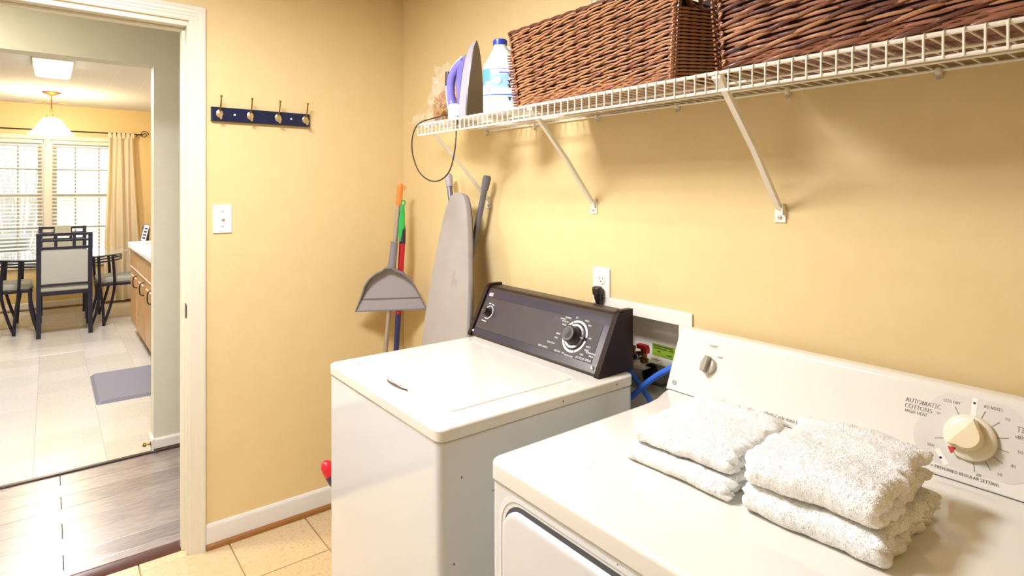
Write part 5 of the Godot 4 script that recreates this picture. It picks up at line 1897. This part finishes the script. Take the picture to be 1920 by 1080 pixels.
# ---------------------------------------------------------------- on the door wall
func wall_things() -> void:
	var t := thing("coat_rack", "navy wooden coat rack with four brass hooks on the yellow wall", "coat rack", Vector3(0.0, 1.725, 0.659))
	var b := MB.new()
	b.xf = Transform3D(Basis(Vector3(0, 0, -1), Vector3(0, 1, 0), Vector3(1, 0, 0)), Vector3(0, 1.725, 0.659))
	b.plate(PackedVector2Array([Vector2(-0.196, -0.028), Vector2(0.196, -0.028), Vector2(0.196, 0.028), Vector2(-0.196, 0.028)]), 0.0, 0.018, 0.006)
	obj("board", b, mottled(["141b36", "182142"], 0.03, Vector3(6, 6, 1), 0.28, 0.02, 3, 141), t)
	for z in [0.770, 0.545]:
		b = MB.new(); b.xf = Transform3D(Basis(Vector3.BACK, -PI / 2), Vector3(0.0175, 1.7255, z))
		b.lathe([Vector2(0.0042, -0.001), Vector2(0.0042, 0.0012), Vector2(0.0025, 0.0026), Vector2(0.0003, 0.003)], Vector3.ZERO, 14)
		obj("screw_cap", b, mat("e9e9ee", 0.3), t)
	for z in [0.826, 0.711, 0.600, 0.485]:
		b = MB.new()
		b.xf = Transform3D(Basis(Vector3.BACK, -PI / 2), Vector3(0.0175, 1.7265, z))
		b.lathe([Vector2(0.0155, -0.001), Vector2(0.0165, 0.0), Vector2(0.016, 0.002), Vector2(0.012, 0.0036), Vector2(0.0003, 0.0045)], Vector3.ZERO, 24, 0.78)
		var rose := obj("hook_plate", b, mat("d6bf8c", 0.3, 0.8), t)
		b = MB.new()
		b.tube(spline([Vector3(0.021, 1.738, z), Vector3(0.034, 1.748, z), Vector3(0.044, 1.765, z), Vector3(0.050, 1.79, z)], 5), 0.0028, 8)
		b.lathe([Vector2(0.001, -0.004), Vector2(0.0045, -0.002), Vector2(0.005, 0.0005), Vector2(0.003, 0.004), Vector2(0.0003, 0.005)], Vector3(0.050, 1.792, z), 12)
		obj("upper_hook", b, mat("9a7a3e", 0.3, 0.9), rose)
		b = MB.new()
		b.tube(spline([Vector3(0.021, 1.722, z), Vector3(0.038, 1.705, z), Vector3(0.05, 1.706, z), Vector3(0.053, 1.718, z)], 5), 0.0028, 8)
		b.lathe([Vector2(0.001, -0.004), Vector2(0.0045, -0.002), Vector2(0.005, 0.0005), Vector2(0.0003, 0.004)], Vector3(0.053, 1.719, z), 12)
		obj("lower_hook", b, mat("d9c48f", 0.3, 0.8), rose)
		for s in [-1, 1]:
			b = MB.new(); b.xf = Transform3D(Basis(Vector3.BACK, -PI / 2), Vector3(0.0200, 1.7265, z + s * 0.0088))
			b.lathe([Vector2(0.0017, 0.0), Vector2(0.0014, 0.0012), Vector2(0.0002, 0.0014)], Vector3.ZERO, 8)
			obj("screw", b, mat("4a3a22", 0.4, 0.6), rose)
	# light switch
	var s := thing("light_switch", "white toggle light switch on the yellow wall beside the doorway", "light switch", Vector3(0.0, 1.305, 0.8125))
	var fr := Transform3D(Basis(Vector3(0, 0, -1), Vector3(0, 1, 0), Vector3(1, 0, 0)), Vector3(0, 1.305, 0.8125))
	b = MB.new(); b.xf = fr; b.plate(MB.rr(0.070, 0.115, 0.003, 2), 0.0, 0.0065, 0.003)
	obj("plate", b, mat("f1ede2", 0.3), s)
	b = MB.new(); b.xf = fr
	b.bb(Vector3(-0.0052, -0.012, 0.006), Vector3(0.0052, 0.012, 0.0072))
	obj("slot", b, mat("cfc8b8", 0.4), s)
	b = MB.new(); b.xf = fr * Transform3D(Basis(Vector3.RIGHT, -0.45), Vector3(0, 0.0, 0.004))
	b.rbox(Vector3(0, 0.0, 0.007), Vector3(0.0085, 0.010, 0.020), 0.001, 0.001, 2)
	obj("toggle", b, mat("f4f0e6", 0.3), s)
	for y in [-0.0302, 0.0302]:
		b = MB.new(); b.xf = fr * Transform3D(Basis(Vector3(1, 0, 0), PI / 2), Vector3(0, y, 0.006))
		b.lathe([Vector2(0.003, 0.0), Vector2(0.0027, 0.001), Vector2(0.0003, 0.0013)], Vector3.ZERO, 10)
		obj("screw", b, mat("8a8478", 0.4, 0.5), s)


# ---------------------------------------------------------------- dining set
func make_chair(label: String) -> Node3D:
	# local: the sitter faces -x, back rest at x = 0
	var t := thing("dining_chair", label, "chair", Vector3.ZERO, 0.0, "metal dining chairs round the glass table")
	var dk: Material = M("dark_metal")
	var hw := 0.22
	var b: MB
	for s in [-1, 1]:
		b = MB.new()
		b.bar([Vector3(0.03, 0.0, s * (hw - 0.018)), Vector3(0.005, 0.2, s * (hw - 0.018)), Vector3(0.0, 0.42, s * (hw - 0.018)), Vector3(0.0, 0.7, s * (hw - 0.018)), Vector3(0.02, 1.005, s * (hw - 0.018))], Vector3(0, 0, 1), 0.018, 0.012)
		obj("back_leg", b, dk, t, true)
		b = MB.new()
		b.bar([Vector3(-0.49, 0.0, s * (hw - 0.02)), Vector3(-0.455, 0.12, s * (hw - 0.02)), Vector3(-0.43, 0.26, s * (hw - 0.02)), Vector3(-0.425, 0.42, s * (hw - 0.02))], Vector3(0, 0, 1), 0.012, 0.012)
		obj("front_leg", b, dk, t, true)
	b = MB.new()
	b.bb(Vector3(-0.45, 0.405, -hw), Vector3(0.0, 0.43, -hw + 0.022))
	b.bb(Vector3(-0.45, 0.405, hw - 0.022), Vector3(0.0, 0.43, hw))
	b.bb(Vector3(-0.45, 0.405, -hw + 0.022), Vector3(-0.425, 0.43, hw - 0.022))
	b.bb(Vector3(-0.02, 0.40, -hw + 0.036), Vector3(0.006, 0.432, hw - 0.036))
	obj("seat_frame", b, dk, t, true)
	b = MB.new(); b.rbox(Vector3(-0.22, 0.463, 0), Vector3(0.45, 0.064, 0.425), 0.03, 0.022, 3)
	obj("seat", b, M("cushion"), t, true)
	b = MB.new(); b.rbox(Vector3(0.004, 0.675, 0), Vector3(0.028, 0.325, 0.366), 0.006, 0.008, 2)
	obj("back_pad", b, M("cushion"), t, true)
	for y in [[0.978, 1.004], [0.922, 0.942], [0.844, 0.872], [0.497, 0.51]]:
		b = MB.new(); b.bb(Vector3(0.0, y[0], -hw + 0.03), Vector3(0.022, y[1], hw - 0.03), 0.002)
		obj("rail", b, dk, t, true)
	for z in [-0.072, 0.072]:
		b = MB.new(); b.bb(Vector3(0.002, 0.872, z - 0.013), Vector3(0.02, 0.978, z + 0.013))
		obj("spindle", b, dk, t, true)
	return t

func dining_set() -> void:
	var c := Vector3(-5.28, 0, 1.27)
	var t := thing("dining_table", "round glass-topped dining table with a dark curved metal base", "table", c)
	var dk: Material = M("dark_metal")
	var b := MB.new()
	b.lathe([Vector2(0.585, 0.744), Vector2(0.6, 0.746), Vector2(0.6, 0.753), Vector2(0.596, 0.756), Vector2(0.001, 0.756)], c, 64)
	var gl := StandardMaterial3D.new()
	gl.albedo_color = Color(0.72, 0.78, 0.78, 0.35)
	gl.transparency = BaseMaterial3D.TRANSPARENCY_ALPHA
	gl.roughness = 0.04
	obj("glass_top", b, gl, t)
	for y in [0.735, 0.705, 0.675]:
		b = MB.new()
		var pts := []
		for i in 49: pts.append(c + Vector3(cos(TAU * i / 48) * 0.545, y, sin(TAU * i / 48) * 0.545))
		b.tube(pts, 0.0075, 6)
		obj("ring", b, dk, t)
	# four legs, each of two curved bars meeting at the foot
	for k in 4:
		var a := PI / 4 + PI / 2 * k
		var foot := c + Vector3(cos(a) * 0.51, 0.012, sin(a) * 0.51)
		b = MB.new()
		for s in [-1, 1]:
			var a2: float = a + s * 0.17
			var top := c + Vector3(cos(a2) * 0.54, 0.74, sin(a2) * 0.54)
			var m1 := c + Vector3(cos(a2) * 0.56, 0.42, sin(a2) * 0.56)
			var m2 := c + Vector3(cos(a + s * 0.09) * 0.545, 0.2, sin(a + s * 0.09) * 0.545)
			b.bar(spline([top, m1, m2, foot], 5), Vector3(-sin(a), 0, cos(a)), 0.011, 0.008)
		b.lathe([Vector2(0.016, -0.012), Vector2(0.016, -0.002), Vector2(0.01, 0.002)], foot, 12)
		obj("leg", b, dk, t, false, 30.0)
	var ch := make_chair("dark metal dining chair with its beige back towards the doorway")
	ch.position = Vector3(-4.66, 0, 1.238)
	var spots := [[Vector3(-5.95, 0, 1.235), PI, "dark metal dining chair on the window side of the glass table"], [Vector3(-5.2, 0, 1.94), -PI / 2, "dark metal dining chair at the table side away from the cabinets"], [Vector3(-5.2, 0, 0.52), PI / 2, "dark metal dining chair between the glass table and the wooden cabinets"]]
	for s in spots:
		var o: Node3D = ch.duplicate()
		o.name = numbered("dining_chair")
		add_child(o)
		o.position = s[0]; o.rotation.y = s[1]
		o.set_meta("label", s[2])
		if s[1] == PI:
			b = MB.new(); b.rbox(Vector3(-0.012, 0.955, 0.0), Vector3(0.012, 0.12, 0.15), 0.004, 0.004, 2)
			var p := obj("top_pad", b, M("cushion"), o, true)
			p.set_meta("label", "beige pad over the middle of the top rails")


# ---------------------------------------------------------------- kitchen things
func kitchen_things() -> void:
	var b: MB
	# blinds: every slat a part
	for w in 2:
		var z0: float = [0.65, 1.42][w]
		var z1: float = [1.335, 2.13][w]
		var t := thing("window_blind", ["white slatted blind in the window beside the curtain", "white slatted blind in the window farther from the cream curtain"][w], "blind", Vector3(-6.485, 0.52, (z0 + z1) / 2))
		b = MB.new(); b.bb(Vector3(-6.51, 1.985, z0), Vector3(-6.455, 2.028, z1), 0.004)
		obj("head_rail", b, M("white_plastic"), t)
		b = MB.new()
		b.xf = Transform3D(Basis(Vector3.BACK, deg_to_rad(-19)), Vector3.ZERO)
		b.cbox(Vector3(0, 0, 0), Vector3(0.048, 0.0032, z1 - z0 - 0.01), 0.001)
		var sh := b.mesh(0.0)
		for k in 33:
			piece(sh, "slat", Vector3(-6.483, 0.555 + 0.0435 * k, (z0 + z1) / 2), M("white_plastic"), t)
		b = MB.new(); b.bb(Vector3(-6.505, 0.525, z0), Vector3(-6.46, 0.54, z1), 0.003)
		obj("bottom_rail", b, M("white_plastic"), t)
		for z in [z0 + 0.11, z1 - 0.11]:
			b = MB.new(); b.tube([Vector3(-6.458, 0.53, z), Vector3(-6.458, 1.99, z)], 0.0012, 5)
			obj("ladder_cord", b, mat("c9c4b4", 0.7), t)
	# curtain rod with a scrolled end
	var r := thing("curtain_rod", "thin black curtain rod with a scrolled end above the window", "curtain rod", Vector3(-6.37, 2.14, 1.4))
	b = MB.new(); b.tube([Vector3(-6.37, 2.14, 0.40), Vector3(-6.37, 2.14, 2.6)], 0.008, 10)
	obj("rod", b, mat("2b2522", 0.4, 0.5), r)
	b = MB.new()
	var sc := []
	for i in 22:
		var a := i * 0.42
		sc.append(Vector3(-6.37, 2.14 + sin(a) * (0.05 - 0.0018 * i), 0.34 - cos(a) * (0.05 - 0.0018 * i) + 0.05))
	b.tube(sc, 0.005, 7)
	obj("finial", b, mat("2b2522", 0.4, 0.5), r)
	b = MB.new(); b.tube([Vector3(-6.45, 2.12, 0.47), Vector3(-6.37, 2.13, 0.47), Vector3(-6.37, 2.14, 0.47)], 0.006, 7)
	obj("bracket", b, mat("2b2522", 0.4, 0.5), r)
	# cream curtain with tab tops, gathered towards its outer side
	var cu := thing("curtain", "cream curtain panel hanging in folds beside the bright window", "curtain", Vector3(-6.37, 0.03, 0.62))
	b = MB.new()
	var n := 120
	var rings := []
	for j in 25:
		var v := j / 24.0
		var o := PackedVector3Array()
		for side in 2:
			for i in n + 1:
				var q: int = i if side == 0 else n - i
				var u := float(q) / n
				var zl := lerpf(0.83, 0.775, v)
				var zr := lerpf(0.40, 0.50, v)
				var amp := lerpf(0.036, 0.022, v)
				var x := -6.37 + amp * sin(u * TAU * 4.6 + 0.6 * sin(v * 3.0)) + 0.012 * sin(u * TAU * 2.3 + v * 2.0)
				o.append(Vector3(x + (0.0013 if side == 0 else -0.0013), lerpf(0.03, 2.10, v), lerpf(zl, zr, u) + 0.006 * sin(u * 17.0 + v * 5.0)))
		rings.append(o)
	b.loft(rings, false, false)
	var cm := mottled(["fbf6e8", "fdf9ee"], 0.1, Vector3(3, 3, 3), 0.85, 0.01, 3, 151)
	cm.backlight_enabled = true
	cm.backlight = Color(0.95, 0.9, 0.75)
	obj("panel", b, cm, cu, false, 60.0)
	for k in 6:
		b = MB.new()
		var z := 0.52 + 0.048 * k
		b.bar([Vector3(-6.358, 2.08, z), Vector3(-6.357, 2.14, z), Vector3(-6.37, 2.153, z), Vector3(-6.383, 2.14, z), Vector3(-6.382, 2.08, z)], Vector3(0, 0, 1), 0.018, 0.0015)
		obj("tab", b, cm, cu)
	# flush ceiling light
	var f := thing("flush_light", "glowing square ceiling light in the dining kitchen", "ceiling light", Vector3(-3.42, 2.455, 1.335))
	b = MB.new(); b.rbox(Vector3(-3.42, 2.44, 1.335), Vector3(0.5, 0.028, 0.26), 0.02, 0.004)
	obj("base", b, M("white_plastic"), f)
	b = MB.new(); b.rbox(Vector3(-3.42, 2.392, 1.335), Vector3(0.47, 0.075, 0.235), 0.03, 0.025)
	obj("shade", b, glow("fffaf0", 2.2), f)
	# pendant
	var p := thing("pendant_lamp", "lit pendant lamp with a white flared glass shade over the table", "pendant lamp", Vector3(-5.3, 2.455, 1.34))
	var pc := Vector3(-5.3, 0, 1.34)
	b = MB.new(); b.lathe([Vector2(0.001, 2.455), Vector2(0.085, 2.455), Vector2(0.08, 2.445), Vector2(0.05, 2.432), Vector2(0.02, 2.42), Vector2(0.008, 2.415)], pc, 28)
	obj("canopy", b, M("brass"), p)
	b = MB.new()
	for s in [-1, 1]:
		b.tube(spline([pc + Vector3(0, 2.33, 0), pc + Vector3(0, 2.345, s * 0.07), pc + Vector3(0, 2.335, s * 0.14)], 5), 0.004, 6)
	b.tube([pc + Vector3(0, 2.42, 0), pc + Vector3(0, 2.28, 0)], 0.006, 8)
	for k in 3:
		b.tube(arc(pc + Vector3(0, 2.265 - 0.025 * k, 0), 0.013, 0, TAU, 12, Vector3.UP, Vector3.BACK if k % 2 == 0 else Vector3.RIGHT), 0.0028, 6)
	b.tube(arc(pc + Vector3(0, 2.205, 0.016), 0.024, -1.5, 3.2, 12, Vector3.BACK, Vector3.UP), 0.004, 6)
	obj("stem", b, M("brass"), p)
	b = MB.new()
	b.lathe([Vector2(0.03, 2.19), Vector2(0.034, 2.19), Vector2(0.075, 2.175), Vector2(0.105, 2.13), Vector2(0.14, 2.075), Vector2(0.18, 2.03), Vector2(0.198, 2.013), Vector2(0.2, 2.006), Vector2(0.192, 2.008), Vector2(0.17, 2.03), Vector2(0.13, 2.073), Vector2(0.096, 2.128), Vector2(0.07, 2.17), Vector2(0.03, 2.18)], pc, 36)
	var sm := glow("fff0d0", 0.25)
	sm.backlight_enabled = true
	sm.backlight = Color(0.6, 0.55, 0.45)
	obj("shade", b, sm, p)
	b = MB.new(); b.lathe([Vector2(0.001, 2.03), Vector2(0.02, 2.036), Vector2(0.03, 2.06), Vector2(0.024, 2.09), Vector2(0.014, 2.11), Vector2(0.001, 2.112)], pc, 20)
	obj("bulb", b, glow("ffe9c0", 3.0), p)
	# base cabinets and their worktop
	var oak: Material = M("oak")
	var xs := [[-4.38, -3.775, "oak base cabinet at the dining end of the worktop"], [-3.765, -3.275, "oak base cabinet in the middle of the row under the worktop"], [-3.265, -2.77, "oak base cabinet nearest the kitchen opening under the worktop"]]
	for u in xs:
		var x0: float = u[0]
		var x1: float = u[1]
		var cb := thing("base_cabinet", u[2], "cabinet", Vector3((x0 + x1) / 2, 0, 0.41), 0.0, "oak base cabinets")
		b = MB.new(); b.bb(Vector3(x0, 0.1, 0.1), Vector3(x1, 0.868, 0.70))
		obj("carcass", b, oak, cb)
		b = MB.new(); b.bb(Vector3(x0, 0.0, 0.12), Vector3(x1, 0.1, 0.63))
		obj("toe_kick", b, mat("3b2c22", 0.6), cb)
		b = MB.new(); b.xf = Transform3D(Basis(), Vector3((x0 + x1) / 2, 0.755, 0.70))
		b.plate(MB.rr(x1 - x0 - 0.03, 0.15, 0.004, 2), 0.0, 0.02, 0.006)
		obj("drawer", b, oak, cb)
		b = MB.new(); b.bb(Vector3(x0 + 0.012, 0.662, 0.70), Vector3(x1 - 0.012, 0.678, 0.728), 0.005)
		b.bb(Vector3(x0 + 0.012, 0.832, 0.70), Vector3(x1 - 0.012, 0.848, 0.726), 0.005)
		obj("finger_rail", b, mat("d2ae86", 0.25), cb)
		b = MB.new(); b.xf = Transform3D(Basis(), Vector3((x0 + x1) / 2, 0.39, 0.70))
		b.plate(MB.rr(x1 - x0 - 0.03, 0.54, 0.004, 2), 0.0, 0.02, 0.005)
		var d := obj("door", b, oak, cb)
		b = MB.new(); b.xf = Transform3D(Basis(), Vector3((x0 + x1) / 2, 0.39, 0.72))
		b.plate(MB.rr(x1 - x0 - 0.15, 0.42, 0.004, 2), -0.001, 0.008, 0.007)
		obj("raised_panel", b, oak, d)
		b = MB.new(); b.tube(spline([Vector3(x1 - 0.05, 0.63, 0.72), Vector3(x1 - 0.05, 0.62, 0.748), Vector3(x1 - 0.05, 0.575, 0.755), Vector3(x1 - 0.05, 0.53, 0.748), Vector3(x1 - 0.05, 0.52, 0.72)], 5), 0.0045, 8)
		obj("handle", b, mat("3a3230", 0.35, 0.7), d)
	b = MB.new(); b.rbox(Vector3(-3.30, 0.889, 0.42), Vector3(2.18, 0.042, 0.64), 0.02, 0.012, 3)
	b.rbox(Vector3(-3.30, 0.880, 0.724), Vector3(2.18, 0.06, 0.044), 0.018, 0.016, 3)
	tag(obj("worktop", b, mottled(["eeeae2", "f3f0ea"], 0.1, Vector3(4, 4, 4), 0.25, 0.0, 3, 161)), "white rounded-edge worktop over the oak base cabinets", "worktop")
	# cordless phone in its cradle
	var ph := thing("cordless_phone", "black and white cordless phone standing on the worktop end", "phone", Vector3(-3.98, 0.91, 0.668))
	var pb := Vector3(-3.98, 0.91, 0.668)
	b = MB.new(); b.rbox(pb + Vector3(0, 0.014, 0), Vector3(0.1, 0.028, 0.075), 0.02, 0.01)
	obj("cradle", b, mat("e4e2de", 0.35), ph)
	b = MB.new(); b.xf = Transform3D(Basis(Vector3.RIGHT, -0.22), pb + Vector3(0.0, 0.022, -0.005))
	b.rbox(Vector3(0, 0.085, 0), Vector3(0.022, 0.165, 0.05), 0.008, 0.008)
	obj("handset", b, mat("26242a", 0.35), ph)
	b = MB.new(); b.xf = Transform3D(Basis(Vector3.RIGHT, -0.22), pb + Vector3(0.0, 0.022, -0.005))
	b.rbox(Vector3(0.0122, 0.085, 0.0), Vector3(0.003, 0.155, 0.042), 0.001, 0.001, 1)
	var face := obj("face", b, mat("cfccd2", 0.35), ph)
	b = MB.new(); b.xf = Transform3D(Basis(Vector3.RIGHT, -0.22), pb + Vector3(0.0, 0.022, -0.005))
	for k in 4: b.bb(Vector3(0.0135, 0.03 + 0.03 * k, -0.012), Vector3(0.0148, 0.045 + 0.03 * k, 0.012))
	obj("keys", b, mat("3a383e", 0.4), face)
	# cushioned mat on the kitchen floor
	b = MB.new()
	rings = []
	for e in [[0.0, 0.0], [0.004, 0.002], [0.02, 0.017], [0.03, 0.02]]:
		var o := PackedVector3Array()
		for v in MB.rr(0.785 - 2 * e[0], 0.52 - 2 * e[0], 0.02, 3): o.append(Vector3(-2.557 + v.x, e[1] + 0.0005, 0.856 + v.y))
		rings.append(o)
	b.loft(rings)
	tag(obj("floor_mat", b, mottled(["7b7986", "858390"], 0.2, Vector3(6, 6, 6), 0.6, 0.05, 3, 171)), "grey cushioned floor mat with sloping edges on the kitchen floor", "mat")
